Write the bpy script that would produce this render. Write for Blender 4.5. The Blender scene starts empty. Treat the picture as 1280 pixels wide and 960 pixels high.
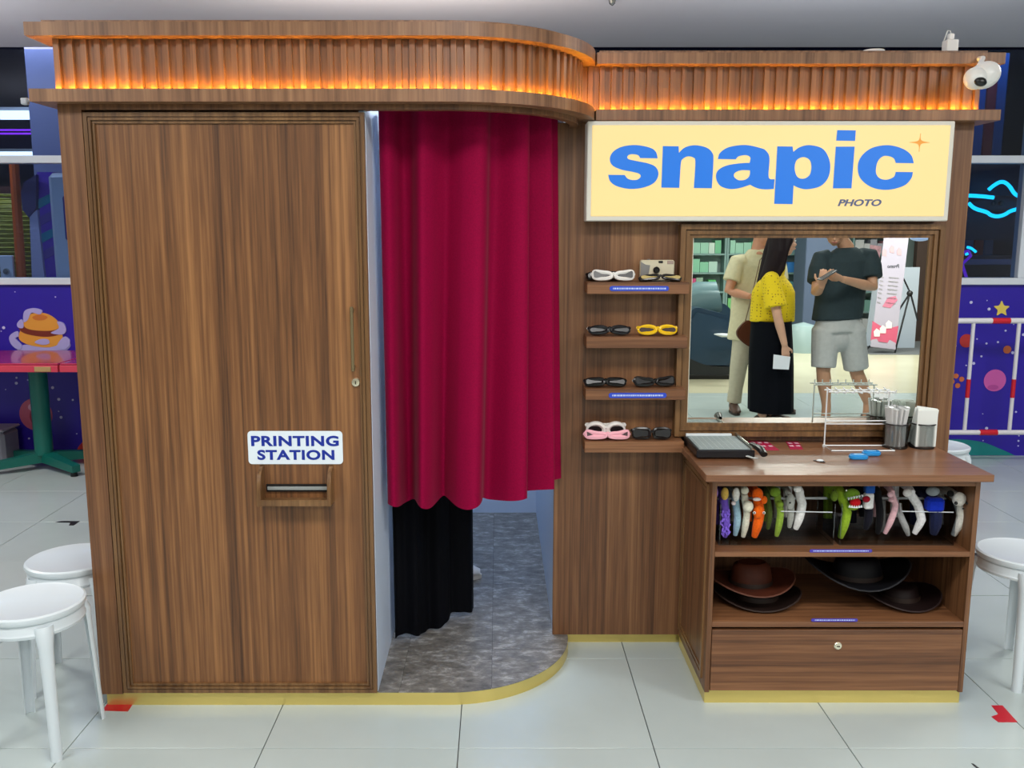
import bpy, bmesh, math, random
from mathutils import Vector, Matrix
random.seed(7)
R = math.radians
SC = bpy.context.scene
COL = SC.collection
# ---------------------------------------------------------------- camera
PITCH, FOC, PPX, CAMZ = R(9.3), 1139.0, 622.0, 1.556
cd = bpy.data.cameras.new('camera'); cam = bpy.data.objects.new('camera', cd); COL.objects.link(cam)
cam.location = (0, 0, CAMZ); cam.rotation_euler = (R(90) - PITCH, 0, 0)
cd.sensor_width = 36; cd.lens = FOC / 1280 * 36; cd.shift_x = (640 - PPX) / 1280; cd.clip_start = .05; cd.clip_end = 60
SC.camera = cam
# ---------------------------------------------------------------- world, exposure
SC.view_settings.view_transform = 'Standard'; SC.view_settings.look = 'None'
SC.view_settings.gamma = 1; SC.view_settings.use_curve_mapping = False
SC.view_settings.exposure = 0.0
wd = bpy.data.worlds.new('world'); SC.world = wd; wd.use_nodes = True
wd.node_tree.nodes['Background'].inputs[0].default_value = (.62, .70, .85, 1)
wd.node_tree.nodes['Background'].inputs[1].default_value = .25
# ---------------------------------------------------------------- lamps of the hall (large panels under the ceiling), booth and arcade, plus added fill
def area(name, loc, sx, sy, power, col, rot=(0, 0, 0), spread=180):
    l = bpy.data.lights.new(name, 'AREA'); l.shape = 'RECTANGLE'; l.size = sx; l.size_y = sy
    l.energy = power; l.color = col; l.spread = R(spread)
    o = bpy.data.objects.new(name, l); COL.objects.link(o); o.location = loc; o.rotation_euler = rot
    return o
for i, (x, y, p) in enumerate([(-2.4, 1.2, 44), (.2, 1.2, 44), (2.8, 1.2, 44), (-2.4, -1.6, 26), (.2, -1.6, 30), (2.8, -1.6, 36),
                               (0, -4.6, 34), (3.6, -4.6, 110), (5.8, -4.6, 100), (-3.4, 4.2, 46), (3.5, 4.2, 46)]):
    area('hall_lamp', (x, y, 2.75), 1.2, .6, p, (1, .98, .95))
area('booth_lamp', (-.1, 4.0, 2.05), .4, .5, 15, (.66, .80, 1))
area('ceiling_fill', (-.5, 4.0, 2.2), 1.5, 1.5, 44, (1, .93, .86), rot=(R(180), 0, 0))  # unseen uplight added on the booth roof to brighten the ceiling
area('ceiling_fill', (1.7, 4.3, 2.1), 1.6, .8, 9, (.9, .95, 1), rot=(R(180), 0, 0))  # added uplight hidden behind the wing, lifts the ceiling at right
area('ceiling_fill', (-3.4, 4.6, 2.0), 1.2, .8, 12, (.95, .96, 1), rot=(R(180), 0, 0))  # added uplight without a fitting, lifts the ceiling at left
area('arcade_area_light', (-3.6, 8.0, 3.1), 1.0, 1.0, 30, (.9, .9, 1))
area('arcade_area_light', (-4.4, 6.62, 3.4), 1.2, .2, 34, (.85, .88, 1), rot=(R(35), 0, 0))  # unseen fill added above the window, brightens the column and cabinet fronts
area('arcade_area_light', (4.2, 8.3, 3.1), 1.0, 1.0, 14, (.35, .5, 1))

# ---------------------------------------------------------------- geometry of the photograph's lens: a pixel seen at depth Y / on height z
_c, _s = math.cos(PITCH), math.sin(PITCH)
def W(px, py, Y):
    u = (px - PPX) / FOC; v = (py - 480) / FOC; d = _c - v * _s
    return Vector((u / d * Y, Y, CAMZ - (_s + v * _c) / d * Y))
def G(px, py, z=0.0):
    v = (py - 480) / FOC
    return W(px, py, (CAMZ - z) * (_c - v * _s) / (_s + v * _c))
# ---------------------------------------------------------------- materials
def lin(c):
    return tuple((x / 255 / 12.92 if x <= 10.3 else ((x / 255 + .055) / 1.055) ** 2.4) for x in c) + (1,)
def mat(name, c, rough=.5, metal=0, emit=0, ecol=None, trans=0, alpha=1, noise=0, nscale=20, bump=0, coat=0, sheen=0, spec=None):
    m = bpy.data.materials.new(name); m.use_nodes = True; nt = m.node_tree; b = nt.nodes['Principled BSDF']
    b.inputs['Base Color'].default_value = lin(c); b.inputs['Roughness'].default_value = rough
    b.inputs['Metallic'].default_value = metal
    if emit:
        b.inputs['Emission Color'].default_value = lin(ecol or c); b.inputs['Emission Strength'].default_value = emit
    if trans: b.inputs['Transmission Weight'].default_value = trans; b.inputs['IOR'].default_value = 1.3
    if alpha < 1: b.inputs['Alpha'].default_value = alpha
    if coat: b.inputs['Coat Weight'].default_value = coat; b.inputs['Coat Roughness'].default_value = .08
    if sheen: b.inputs['Sheen Weight'].default_value = sheen
    if spec is not None: b.inputs['Specular IOR Level'].default_value = spec
    if noise or bump:
        tc = nt.nodes.new('ShaderNodeTexCoord'); n = nt.nodes.new('ShaderNodeTexNoise')
        n.inputs['Scale'].default_value = nscale; n.inputs['Detail'].default_value = 5
        nt.links.new(tc.outputs['Object'], n.inputs['Vector'])
        if noise:
            r = nt.nodes.new('ShaderNodeValToRGB')
            lo = [max(0, x * (1 - noise)) for x in lin(c)[:3]] + [1]; hi = [min(1, x * (1 + noise)) for x in lin(c)[:3]] + [1]
            r.color_ramp.elements[0].position = .32; r.color_ramp.elements[1].position = .68
            r.color_ramp.elements[0].color = lo; r.color_ramp.elements[1].color = hi
            nt.links.new(n.outputs['Fac'], r.inputs['Fac']); nt.links.new(r.outputs['Color'], b.inputs['Base Color'])
        if bump:
            bp = nt.nodes.new('ShaderNodeBump'); bp.inputs['Strength'].default_value = bump; bp.inputs['Distance'].default_value = .002
            nt.links.new(n.outputs['Fac'], bp.inputs['Height']); nt.links.new(bp.outputs['Normal'], b.inputs['Normal'])
    return m
def wood(name, dark, mid, light, axis='z', rough=.42, fine=46, seed=0.0):
    """laminate with long grain along one axis: broad bands, fine streaks and pores"""
    m = bpy.data.materials.new(name); m.use_nodes = True; nt = m.node_tree; b = nt.nodes['Principled BSDF']; L = nt.links
    tc = nt.nodes.new('ShaderNodeTexCoord')
    def noise(across, along, detail, dist):
        mp = nt.nodes.new('ShaderNodeMapping')
        mp.inputs['Scale'].default_value = {'z': (across, across, along), 'x': (along, across, across)}[axis]
        mp.inputs['Location'].default_value = (seed, seed * .7, seed * 1.3)
        n = nt.nodes.new('ShaderNodeTexNoise'); n.inputs['Scale'].default_value = 1; n.inputs['Detail'].default_value = detail
        n.inputs['Distortion'].default_value = dist
        L.new(tc.outputs['Object'], mp.inputs['Vector']); L.new(mp.outputs['Vector'], n.inputs['Vector']); return n
    a = noise(11, .22, 3, .08); f = noise(fine * 1.3, .45, 6, .12); p = noise(170, 5, 2, 0)
    def mix(x, y, k):
        q = nt.nodes.new('ShaderNodeMix'); q.inputs[0].default_value = k
        L.new(x, q.inputs[2]); L.new(y, q.inputs[3]); return q.outputs[0]
    s1 = mix(a.outputs['Fac'], f.outputs['Fac'], .6); s2 = mix(s1, p.outputs['Fac'], .22)
    r = nt.nodes.new('ShaderNodeValToRGB'); e = r.color_ramp.elements
    e[0].position = .37; e[0].color = lin(dark); e[1].position = .64; e[1].color = lin(light)
    k = e.new(.49); k.color = lin(mid)
    L.new(s2, r.inputs['Fac']); L.new(r.outputs['Color'], b.inputs['Base Color'])
    b.inputs['Roughness'].default_value = rough
    bp = nt.nodes.new('ShaderNodeBump'); bp.inputs['Strength'].default_value = .25; bp.inputs['Distance'].default_value = .0006
    L.new(p.outputs['Fac'], bp.inputs['Height']); L.new(bp.outputs['Normal'], b.inputs['Normal'])
    return m
def emis(name, c, k):
    m = bpy.data.materials.new(name); m.use_nodes = True; nt = m.node_tree; nt.nodes.clear()
    e = nt.nodes.new('ShaderNodeEmission'); o = nt.nodes.new('ShaderNodeOutputMaterial')
    e.inputs[0].default_value = lin(c); e.inputs[1].default_value = k; nt.links.new(e.outputs[0], o.inputs[0]); return m
def clear(name, tint=(235, 240, 245), gloss=.08, rough=.03):
    """thin clear sheet: mostly see-through with a mirror-like sheen"""
    m = bpy.data.materials.new(name); m.use_nodes = True; nt = m.node_tree; nt.nodes.clear()
    t = nt.nodes.new('ShaderNodeBsdfTransparent'); g = nt.nodes.new('ShaderNodeBsdfGlossy'); x = nt.nodes.new('ShaderNodeMixShader')
    o = nt.nodes.new('ShaderNodeOutputMaterial'); t.inputs[0].default_value = lin(tint); g.inputs['Roughness'].default_value = rough
    x.inputs[0].default_value = gloss
    nt.links.new(t.outputs[0], x.inputs[1]); nt.links.new(g.outputs[0], x.inputs[2]); nt.links.new(x.outputs[0], o.inputs[0]); return m
WD = wood('walnut_door', (74, 46, 26), (116, 76, 44), (158, 110, 66))
WW = wood('walnut_wall', (80, 50, 30), (114, 76, 48), (146, 104, 68), seed=3)
WT = wood('walnut_trim', (98, 66, 44), (130, 92, 64), (160, 118, 84), seed=5)
WS = wood('walnut_slat', (98, 64, 40), (132, 90, 58), (162, 116, 78), seed=9)
WH = wood('walnut_across', (86, 54, 34), (118, 78, 50), (150, 104, 70), axis='x', seed=2)
WTOP = wood('walnut_top', (96, 62, 42), (126, 86, 60), (150, 108, 78), axis='x', rough=.3, seed=6)
WMO = wood('walnut_moulding', (84, 56, 32), (112, 80, 48), (140, 104, 66), rough=.33, seed=4)
GOLD = mat('brass_strip', (226, 204, 122), .3, .7)
WHITE = mat('white_plastic', (222, 228, 232), .35)
BLACK = mat('black_plastic', (18, 18, 20), .3)
DARK = mat('dark_gap', (16, 12, 10), .8)
CHROME = mat('brushed_steel', (190, 188, 178), .25, .9)
INNER = mat('booth_white_panel', (205, 218, 236), .45)
# ---------------------------------------------------------------- mesh helpers
def B(): return bmesh.new()
def bx(bm, x0, x1, y0, y1, z0, z1, bev=0.0):
    t = bmesh.new() if bev else bm
    vs = [t.verts.new((x, y, z)) for x in (x0, x1) for y in (y0, y1) for z in (z0, z1)]
    for f in ((0, 1, 3, 2), (4, 6, 7, 5), (0, 4, 5, 1), (2, 3, 7, 6), (0, 2, 6, 4), (1, 5, 7, 3)): t.faces.new([vs[i] for i in f])
    if bev:
        bmesh.ops.bevel(t, geom=t.edges[:], offset=bev, segments=1, affect='EDGES', profile=.5); join(bm, t)
    return bm
def join(bm, t, mx=None):
    if mx is not None: bmesh.ops.transform(t, matrix=mx, verts=t.verts)
    me = bpy.data.meshes.new('t'); t.to_mesh(me); t.free(); bm.from_mesh(me); bpy.data.meshes.remove(me)
def prism(bm, poly, plane, a0, a1):
    f = {'xz': lambda p, a: (p[0], a, p[1]), 'xy': lambda p, a: (p[0], p[1], a), 'yz': lambda p, a: (a, p[0], p[1])}[plane]
    A = [bm.verts.new(f(p, a0)) for p in poly]; C = [bm.verts.new(f(p, a1)) for p in poly]; n = len(poly)
    fs = [bm.faces.new(A), bm.faces.new(C[::-1])]
    for i in range(n): fs.append(bm.faces.new((A[i], C[i], C[(i + 1) % n], A[(i + 1) % n])))
    bmesh.ops.recalc_face_normals(bm, faces=fs); return bm
def frame(d):
    d = d.normalized(); u = Vector((0, 0, 1)) if abs(d.z) < .9 else Vector((1, 0, 0))
    a = d.cross(u).normalized(); return a, a.cross(d).normalized()
def tube(bm, pts, r, seg=8, closed=False, flat=1.0):
    pts = [Vector(p) for p in pts]; n = len(pts); rr = r if isinstance(r, (list, tuple)) else [r] * n; rings = []; pa = None
    for i, p in enumerate(pts):
        d = (pts[(i + 1) % n] - pts[i - 1]) if closed else (pts[min(i + 1, n - 1)] - pts[max(i - 1, 0)])
        if pa is None: a, b = frame(d)
        else:
            d = d.normalized(); a = (pa - d * pa.dot(d)); a = a.normalized() if a.length > 1e-6 else frame(d)[0]; b = a.cross(d)
        pa = a
        rings.append([bm.verts.new(p + (a * math.cos(2 * math.pi * k / seg) + b * math.sin(2 * math.pi * k / seg) * flat) * rr[i]) for k in range(seg)])
    for i in range(n if closed else n - 1):
        A, C = rings[i], rings[(i + 1) % n]
        for k in range(seg): bm.faces.new((A[k], A[(k + 1) % seg], C[(k + 1) % seg], C[k]))
    if not closed: bm.faces.new(rings[0][::-1]); bm.faces.new(rings[-1])
    return bm
def lathe(bm, prof, c=(0, 0, 0), seg=24, axis='z'):
    c = Vector(c); rings = []
    for (r, h) in prof:
        ring = []
        for k in range(seg):
            a = 2 * math.pi * k / seg; x, y = r * math.cos(a), r * math.sin(a)
            ring.append(bm.verts.new(c + Vector({'z': (x, y, h), 'y': (x, h, y), 'x': (h, x, y)}[axis])))
        rings.append(ring)
    fs = []
    for A, C in zip(rings, rings[1:]):
        for k in range(seg): fs.append(bm.faces.new((A[k], A[(k + 1) % seg], C[(k + 1) % seg], C[k])))
    fs.append(bm.faces.new(rings[0][::-1])); fs.append(bm.faces.new(rings[-1]))
    bmesh.ops.recalc_face_normals(bm, faces=fs); return bm
def ell(bm, c, r, seg=14, rot=None):
    t = bmesh.new(); bmesh.ops.create_uvsphere(t, u_segments=seg, v_segments=max(6, seg // 2 + 2), radius=1)
    r = (r, r, r) if isinstance(r, (int, float)) else r
    mx = Matrix.Translation(c) @ (rot.to_4x4() if rot is not None else Matrix()) @ Matrix.Diagonal((*r, 1)); join(bm, t, mx); return bm
def loft(bm, rings, seg=20, cap=True):
    """rings: (centre, half-axis vector a, half-axis vector b)"""
    rs = []
    for c, a, b in rings:
        c, a, b = Vector(c), Vector(a), Vector(b)
        rs.append([bm.verts.new(c + a * math.cos(2 * math.pi * k / seg) + b * math.sin(2 * math.pi * k / seg)) for k in range(seg)])
    fs = []
    for A, C in zip(rs, rs[1:]):
        for k in range(seg): fs.append(bm.faces.new((A[k], A[(k + 1) % seg], C[(k + 1) % seg], C[k])))
    if cap: fs.append(bm.faces.new(rs[0][::-1])); fs.append(bm.faces.new(rs[-1]))
    bmesh.ops.recalc_face_normals(bm, faces=fs); return bm
def sheet(bm, grid, th=0.003):
    """a cloth from a grid of points, given thickness along its local normal"""
    g = [[Vector(p) for p in row] for row in grid]; m, n = len(g), len(g[0]); F, K = [], []
    for i in range(m):
        fr, kr = [], []
        for j in range(n):
            du = g[min(i + 1, m - 1)][j] - g[max(i - 1, 0)][j]; dv = g[i][min(j + 1, n - 1)] - g[i][max(j - 1, 0)]
            nn = du.cross(dv); nn = nn.normalized() if nn.length else Vector((0, 1, 0))
            fr.append(bm.verts.new(g[i][j] + nn * th / 2)); kr.append(bm.verts.new(g[i][j] - nn * th / 2))
        F.append(fr); K.append(kr)
    for i in range(m - 1):
        for j in range(n - 1):
            bm.faces.new((F[i][j], F[i][j + 1], F[i + 1][j + 1], F[i + 1][j])); bm.faces.new((K[i][j], K[i + 1][j], K[i + 1][j + 1], K[i][j + 1]))
    for i in range(m - 1):
        bm.faces.new((F[i][0], F[i + 1][0], K[i + 1][0], K[i][0])); bm.faces.new((F[i][-1], K[i][-1], K[i + 1][-1], F[i + 1][-1]))
    for j in range(n - 1):
        bm.faces.new((F[0][j], K[0][j], K[0][j + 1], F[0][j + 1])); bm.faces.new((F[-1][j], F[-1][j + 1], K[-1][j + 1], K[-1][j]))
    bmesh.ops.recalc_face_normals(bm, faces=bm.faces[:]); return bm
def wl(o):
    v = Vector((0, 0, 0))
    while o is not None: v = v + o.location; o = o.parent
    return v
def obj(name, bm, m, parent=None, smooth=35, mesh=None):
    if mesh is None:
        mesh = bpy.data.meshes.new(name)
        if parent is not None: bmesh.ops.translate(bm, vec=-wl(parent), verts=bm.verts)
        bm.to_mesh(mesh); bm.free()
        mesh.polygons.foreach_set('use_smooth', [True] * len(mesh.polygons)); mesh.set_sharp_from_angle(angle=R(smooth))
        mesh.materials.append(m)
    o = bpy.data.objects.new(name, mesh); COL.objects.link(o)
    if parent is not None: o.parent = parent
    return o
def tag(o, label, cat, group=None):
    o['label'] = label; o['category'] = cat
    if group: o['group'] = group
    return o
def thing(name, label, cat, loc=(0, 0, 0), group=None):
    o = bpy.data.objects.new(name, None); COL.objects.link(o); o.location = loc; o.empty_display_size = .05
    return tag(o, label, cat, group)
def struct(name, bm, m, parent=None, **k):
    o = obj(name, bm, m, parent, **k)
    if parent is None: o['kind'] = 'structure'
    return o
def dup(root, loc, rz=None, label=None, group=None):
    def cp(o, par):
        c = o.copy(); COL.objects.link(c); c.parent = par
        for ch in o.children: cp(ch, c)
        return c
    r = cp(root, None); r.location = loc
    if rz is not None: r.rotation_euler = (0, 0, rz)
    if label: r['label'] = label
    if group: r['group'] = group
    return r
def fuse(bm, vox=.007, it=4, k=.6):
    """melt overlapping solids into one continuous skin"""
    me = bpy.data.meshes.new('f'); bm.to_mesh(me); bm.free(); o = bpy.data.objects.new('f', me); COL.objects.link(o)
    md = o.modifiers.new('r', 'REMESH'); md.mode = 'VOXEL'; md.voxel_size = vox; md.use_smooth_shade = True
    sm = o.modifiers.new('s', 'SMOOTH'); sm.factor = k; sm.iterations = it
    dg = bpy.context.evaluated_depsgraph_get(); dg.update()
    r = bpy.data.meshes.new_from_object(o.evaluated_get(dg)); bpy.data.objects.remove(o); bpy.data.meshes.remove(me)
    out = bmesh.new(); out.from_mesh(r); bpy.data.meshes.remove(r); return out
def text(name, s, x0, x1, z0, z1, y, m, parent, bold=.02, shear=0.0, depth=.001, back=False, keep=False, space=1.0):
    """flat lettering standing in an XZ plane, fitted to a rectangle; back=True makes it face +Y"""
    c = bpy.data.curves.new(name, 'FONT'); c.body = s; c.offset = bold; c.shear = shear; c.extrude = .001; c.resolution_u = 4
    c.space_character = space; c.align_x = 'CENTER'
    o = bpy.data.objects.new(name, c); COL.objects.link(o)
    dg = bpy.context.evaluated_depsgraph_get(); dg.update(); me = bpy.data.meshes.new_from_object(o.evaluated_get(dg))
    bpy.data.objects.remove(o); bpy.data.curves.remove(c)
    bm = bmesh.new(); bm.from_mesh(me); bpy.data.meshes.remove(me)
    xs = [v.co.x for v in bm.verts]; ys = [v.co.y for v in bm.verts]; zz = [v.co.z for v in bm.verts]
    a, b, c0, d, e, f = min(xs), max(xs), min(ys), max(ys), min(zz), max(zz)
    for v in bm.verts:
        t = (v.co.x - a) / (b - a); q = (v.co.y - c0) / (d - c0); w = (v.co.z - e) / (f - e)
        if back: v.co = Vector((x1 + (x0 - x1) * t, y + depth * w, z0 + (z1 - z0) * q))
        else: v.co = Vector((x0 + (x1 - x0) * t, y - depth * w, z0 + (z1 - z0) * q))
    bmesh.ops.recalc_face_normals(bm, faces=bm.faces[:])
    return obj(name, bm, m, parent)
def spline(pts, n=6):
    """closed outline; points flagged 'c' are corners, the rest are passed through smoothly"""
    P = [(Vector((p[0], p[1])), len(p) > 2) for p in pts]; N = len(P); out = []
    for i in range(N):
        (p1, c1), (p2, c2) = P[i], P[(i + 1) % N]; out.append(p1)
        if c1 and c2: continue
        p0 = p1 if c1 else P[i - 1][0]; p3 = p2 if c2 else P[(i + 2) % N][0]
        for k in range(1, n):
            t = k / n
            out.append(.5 * ((2 * p1) + (p2 - p0) * t + (2 * p0 - 5 * p1 + 4 * p2 - p3) * t * t + (3 * p1 - p0 - 3 * p2 + p3) * t ** 3))
    return out
def roundrect(x0, x1, z0, z1, r, n=5):
    out = []
    for cx, cz, a in ((x1 - r, z1 - r, 0), (x0 + r, z1 - r, 90), (x0 + r, z0 + r, 180), (x1 - r, z0 + r, 270)):
        for k in range(n + 1):
            t = R(a + 90 * k / n); out.append((cx + r * math.cos(t), cz + r * math.sin(t)))
    return out
# ================================================================ THE HALL
TILE = mat('glazed_tile', (184, 196, 195), .2, noise=.035, nscale=3)
JOINT = mat('tile_joint', (70, 72, 72), .8)
fl = B(); bx(fl, -7, 9.5, -7.4, 6.38, -.06, -.005); floor = struct('floor', fl, JOINT)
XL = [-.12 + .6 * k for k in range(-7, 9)]; YL = [-2.42, -2.22, -1.62, -1.02, -.42, .18, .78, 1.38, 1.98, 2.58, 3.18, 3.785, 4.209, 4.816, 5.423, 6.04, 6.38]
meshes = {}
for i in range(len(XL) - 1):
    for j in range(len(YL) - 1):
        w, d = XL[i + 1] - XL[i], YL[j + 1] - YL[j]; key = round(d, 2)
        if key not in meshes:
            t = B(); bx(t, .0015, w - .0015, .0015, d - .0015, -.008, 0, .0008); o = obj('tile', t, TILE, floor); meshes[key] = o.data
        else: o = obj('tile', None, None, floor, mesh=meshes[key])
        o.location = (XL[i], YL[j], 0)
t = B()
for (x0, x1, y0, y1) in ((-7, XL[0], -2.42, 6.38), (XL[-1], 9.5, -2.42, 6.38)): bx(t, x0, x1, y0, y1, -.008, 0)
obj('outer_paving', t, TILE, floor)
t = B(); bx(t, -7, 9.5, -7.4, -2.424, -.008, 0); obj('cream_paving', t, mat('cream_floor', (206, 200, 172), .25, noise=.05, nscale=1.5), floor)
t = B(); prism(t, [(4.9, -7.3), (8.6, -7.3), (8.6, -3.4), (5.6, -5.35), (4.9, -5.35)], 'xy', 0, .004)
obj('carpet', t, mat('grey_carpet', (104, 106, 108), .9, noise=.1, nscale=60), floor)
CEIL = mat('ceiling_paint', (214, 212, 216), .7)
t = B(); bx(t, -7, 9.5, -7.4, 6.33, 2.785, 2.9); struct('ceiling', t, CEIL)
t = B(); bx(t, -7.1, -7, -7.4, 6.4, 0, 2.9); struct('wall_left', t, mat('side_wall_paint', (190, 192, 196), .7))
t = B(); bx(t, 9.5, 9.6, -7.4, 6.4, 0, 2.9); struct('wall_right', t, mat('side_wall_paint', (190, 192, 196), .7))
t = B(); bx(t, -7, 9.5, -7.5, -7.4, 0, 2.9); struct('wall_front', t, mat('shop_back_wall', (150, 168, 165), .7))
# ---- far wall with the space mural, and the window strip above it
MURAL = mat('mural_violet_blue', (46, 28, 160), .38)
t = B(); bx(t, -7, 9.5, 6.34, 6.42, 0, 1.235); wall_back = struct('wall_back', t, MURAL)
FRM = mat('white_aluminium', (215, 222, 230), .4)
def winframe(name, x0, x1, mull):
    t = B()
    bx(t, x0, x1, 6.31, 6.44, 1.215, 1.262, .004); bx(t, x0, x1, 6.32, 6.43, 2.035, 2.085, .004)
    for m_ in mull: bx(t, m_ - .03, m_ + .03, 6.325, 6.425, 1.262, 2.035, .004); bx(t, m_ - .03, m_ + .03, 6.325, 6.425, 2.085, 2.785, .004)
    w = struct(name, t, FRM)
    ms = [x0] + mull + [x1]
    for a, b in zip(ms, ms[1:]):
        for z0, z1 in ((1.262, 2.035), (2.085, 2.78)):
            t = B(); bx(t, a + .03, b - .03, 6.37, 6.376, z0, z1); obj('pane', t, GLASS, w)
    return w
GLASS = clear('window_glass', (205, 218, 235), .05, .0)
winframe('window_1', -7, 0, [-6.2, -4.9]); winframe('window_2', 0, 9.5, [.6, 3.62, 4.9, 6.4])
# mural prints: thin painted shapes lying on the wall
def disc(name, px, py, rpx, m, parent=wall_back, Y=6.338, th=.002, sq=1.0, n=28):
    c = W(px, py, Y); r = rpx * Y / FOC
    t = B(); prism(t, [(c.x + r * math.cos(2 * math.pi * k / n), c.z + sq * r * math.sin(2 * math.pi * k / n)) for k in range(n)], 'xz', Y - th, Y + .0015)
    return obj(name, t, m, parent)
def blob(name, pts, m, Y=6.338, th=.002, parent=wall_back):
    q = spline([(W(p[0], p[1], Y).x, W(p[0], p[1], Y).z) + tuple(p[2:]) for p in pts]); t = B(); prism(t, q, 'xz', Y - th, Y + .0015)
    return obj(name, t, m, parent)
pm = lambda n, c: mat(n, c, .4)
PINK = pm('mural_pink', (214, 96, 176)); PALE = pm('mural_pale_star', (205, 205, 240))
PTEAL = pm('mural_teal', (18, 128, 128)); PRED = pm('mural_red', (186, 48, 44)); POR = pm('mural_orange', (206, 108, 60)); PYE = pm('mural_yellow', (232, 208, 92))
disc('painted_planet', 1243.5, 475.5, 14, PINK); disc('painted_planet_shade', 1241, 484, 7, pm('mural_magenta', (190, 76, 158)), th=.003, sq=.45)
disc('painted_planet', 1208, 426, 8.5, PRED); disc('painted_moon', 1259, 437, 5, POR)
for a, b in ((1195, 470), (1202, 474), (1197, 482), (1190, 477)): disc('painted_pebble', a, b, 3.2, POR)
st = []
for k in range(10):
    r = 10 if k % 2 == 0 else 5.4; st.append((1252 + r * math.sin(math.pi * k / 5), 386 - r * math.cos(math.pi * k / 5)))
blob('painted_star', st, PYE)
blob('painted_hill', [(1150, 569, 'c'), (1150, 552), (1190, 549), (1225, 552), (1250, 561), (1268, 569, 'c')], PTEAL)
disc('painted_planet', 45, 518, 21, pm('mural_rose', (188, 92, 118))); disc('painted_planet_shade', 51, 521, 14, pm('mural_dark_rose', (148, 46, 70)), th=.003)
disc('painted_planet', 46, 497 + 12, 11, pm('mural_light_rose', (206, 150, 176)), th=.004, sq=.55)
blob('painted_shape', [(94, 571, 'c'), (100, 556), (118, 545), (130, 571, 'c')], PRED)
# burger planet with milky rings
LIL = pm('mural_lilac', (176, 170, 226)); OR2 = pm('mural_bun', (226, 158, 62)); BR = pm('mural_patty', (120, 48, 34)); OR3 = pm('mural_bun_top', (206, 118, 50))
blob('painted_cloud', [(22, 437), (30, 431), (44, 432), (60, 430), (76, 424), (85, 425), (88, 433), (78, 440), (58, 441), (36, 444), (26, 441)], LIL)
blob('painted_bun', [(24, 418), (30, 410), (52, 412), (76, 416), (76, 428), (62, 434), (40, 432), (26, 426)], OR2, th=.003)
blob('painted_patty', [(24, 410), (34, 406), (56, 408), (74, 410), (74, 418), (56, 421), (32, 417)], BR, th=.004)
blob('painted_bun', [(30, 404), (33, 396), (44, 391), (58, 392), (70, 399), (75, 408), (66, 413), (46, 413), (33, 410)], OR2, th=.005)
blob('painted_bun_top', [(41, 396), (50, 393), (60, 396), (55, 400), (45, 400)], OR3, th=.006)
for i, p in enumerate([[(30, 402), (31, 389), (42, 385), (53, 388), (50, 393), (40, 391), (35, 400)],
          [(64, 416), (74, 410), (72, 402), (80, 404), (83, 413), (78, 418)],
          [(12, 424), (14, 418), (22, 414), (24, 420), (20, 423), (28, 432), (24, 437), (16, 432)],
          [(22, 404), (27, 399), (30, 404), (29, 410), (23, 409)],
          [(44, 428), (50, 424), (60, 424), (62, 429), (54, 431)],
          [(72, 432), (80, 421), (87, 424), (87, 432), (80, 437)]]): blob('painted_ring', p, LIL, th=.007)
for i in range(70):
    px = random.choice([random.uniform(0, 120), random.uniform(1170, 1280)]); py = random.uniform(362, 560)
    if any(math.hypot(px - a, py - b) < r for a, b, r in ((50, 413, 44), (45, 518, 24), (1243, 475, 17), (1208, 426, 10), (1252, 386, 12), (1196, 476, 12))): continue
    disc('painted_speck', px, py, random.choice([.7, .9, 1.3, 1.9]), PALE, n=8)
# ---- arcade room behind the glass
t = B(); bx(t, -7, 9.5, 11.5, 11.6, -.1, 4.2); bx(t, -7.1, -7, 6.4, 11.6, -.1, 4.2); bx(t, 9.5, 9.6, 6.4, 11.6, -.1, 4.2)
struct('wall_arcade', t, mat('arcade_dark_wall', (24, 28, 66), .8))
t = B(); bx(t, -7, 9.5, 6.4, 11.6, 4.2, 4.3); struct('ceiling_arcade', t, mat('arcade_ceiling', (22, 22, 30), .8))
t = B(); bx(t, -7, 9.5, 6.43, 11.6, -.1, 0); struct('floor_arcade', t, mat('arcade_floor', (70, 60, 80), .5))
t = B(); c0, c1 = W(38, 130, 7.65), W(140, 130, 7.65); bx(t, c0.x - .02, c1.x, 7.65, 8.2, 0, 4.2, .01); struct('trim_1', t, mat('blue_grey_column', (112, 116, 150), .6))
LAMP = emis('lamp_white', (236, 244, 255), 3.2)
for (px, py, Y, w, lab) in ((8, 144, 9.0, .55, 'upper white strip lamp hanging from dark ceiling behind left window'), (-2, 194, 10.4, .62, 'lower white strip lamp seen just above left window rail')):
    c = W(px, py, Y); l = thing('strip_lamp', lab, 'lamp', (c.x, c.y, c.z)); t = B(); bx(t, c.x - w, c.x + .45, c.y - .1, c.y + .1, c.z - .03, c.z + .03, .01); obj('tube_lens', t, LAMP, l)
    t = B(); bx(t, c.x - w - .02, c.x + .47, c.y - .11, c.y + .11, c.z + .031, c.z + .06); obj('lamp_housing', t, WHITE, l)
    t = B(); tube(t, [(c.x - .1, c.y, c.z + .06), (c.x - .1, c.y, 4.2)], .006, 6); obj('cable', t, BLACK, l)
PUR = emis('neon_purple', (150, 50, 235), 2.2)
for py, lab in ((162.5, 'thin purple neon line, upper of two, behind the left window'), (167, 'thin purple neon line, lower of two, behind the left window')):
    a, b = W(-30, py, 11.2), W(40, py, 11.2); t = B(); tube(t, [a, b], .011, 6); tag(obj('neon_tube', t, PUR), lab, 'neon light')
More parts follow.
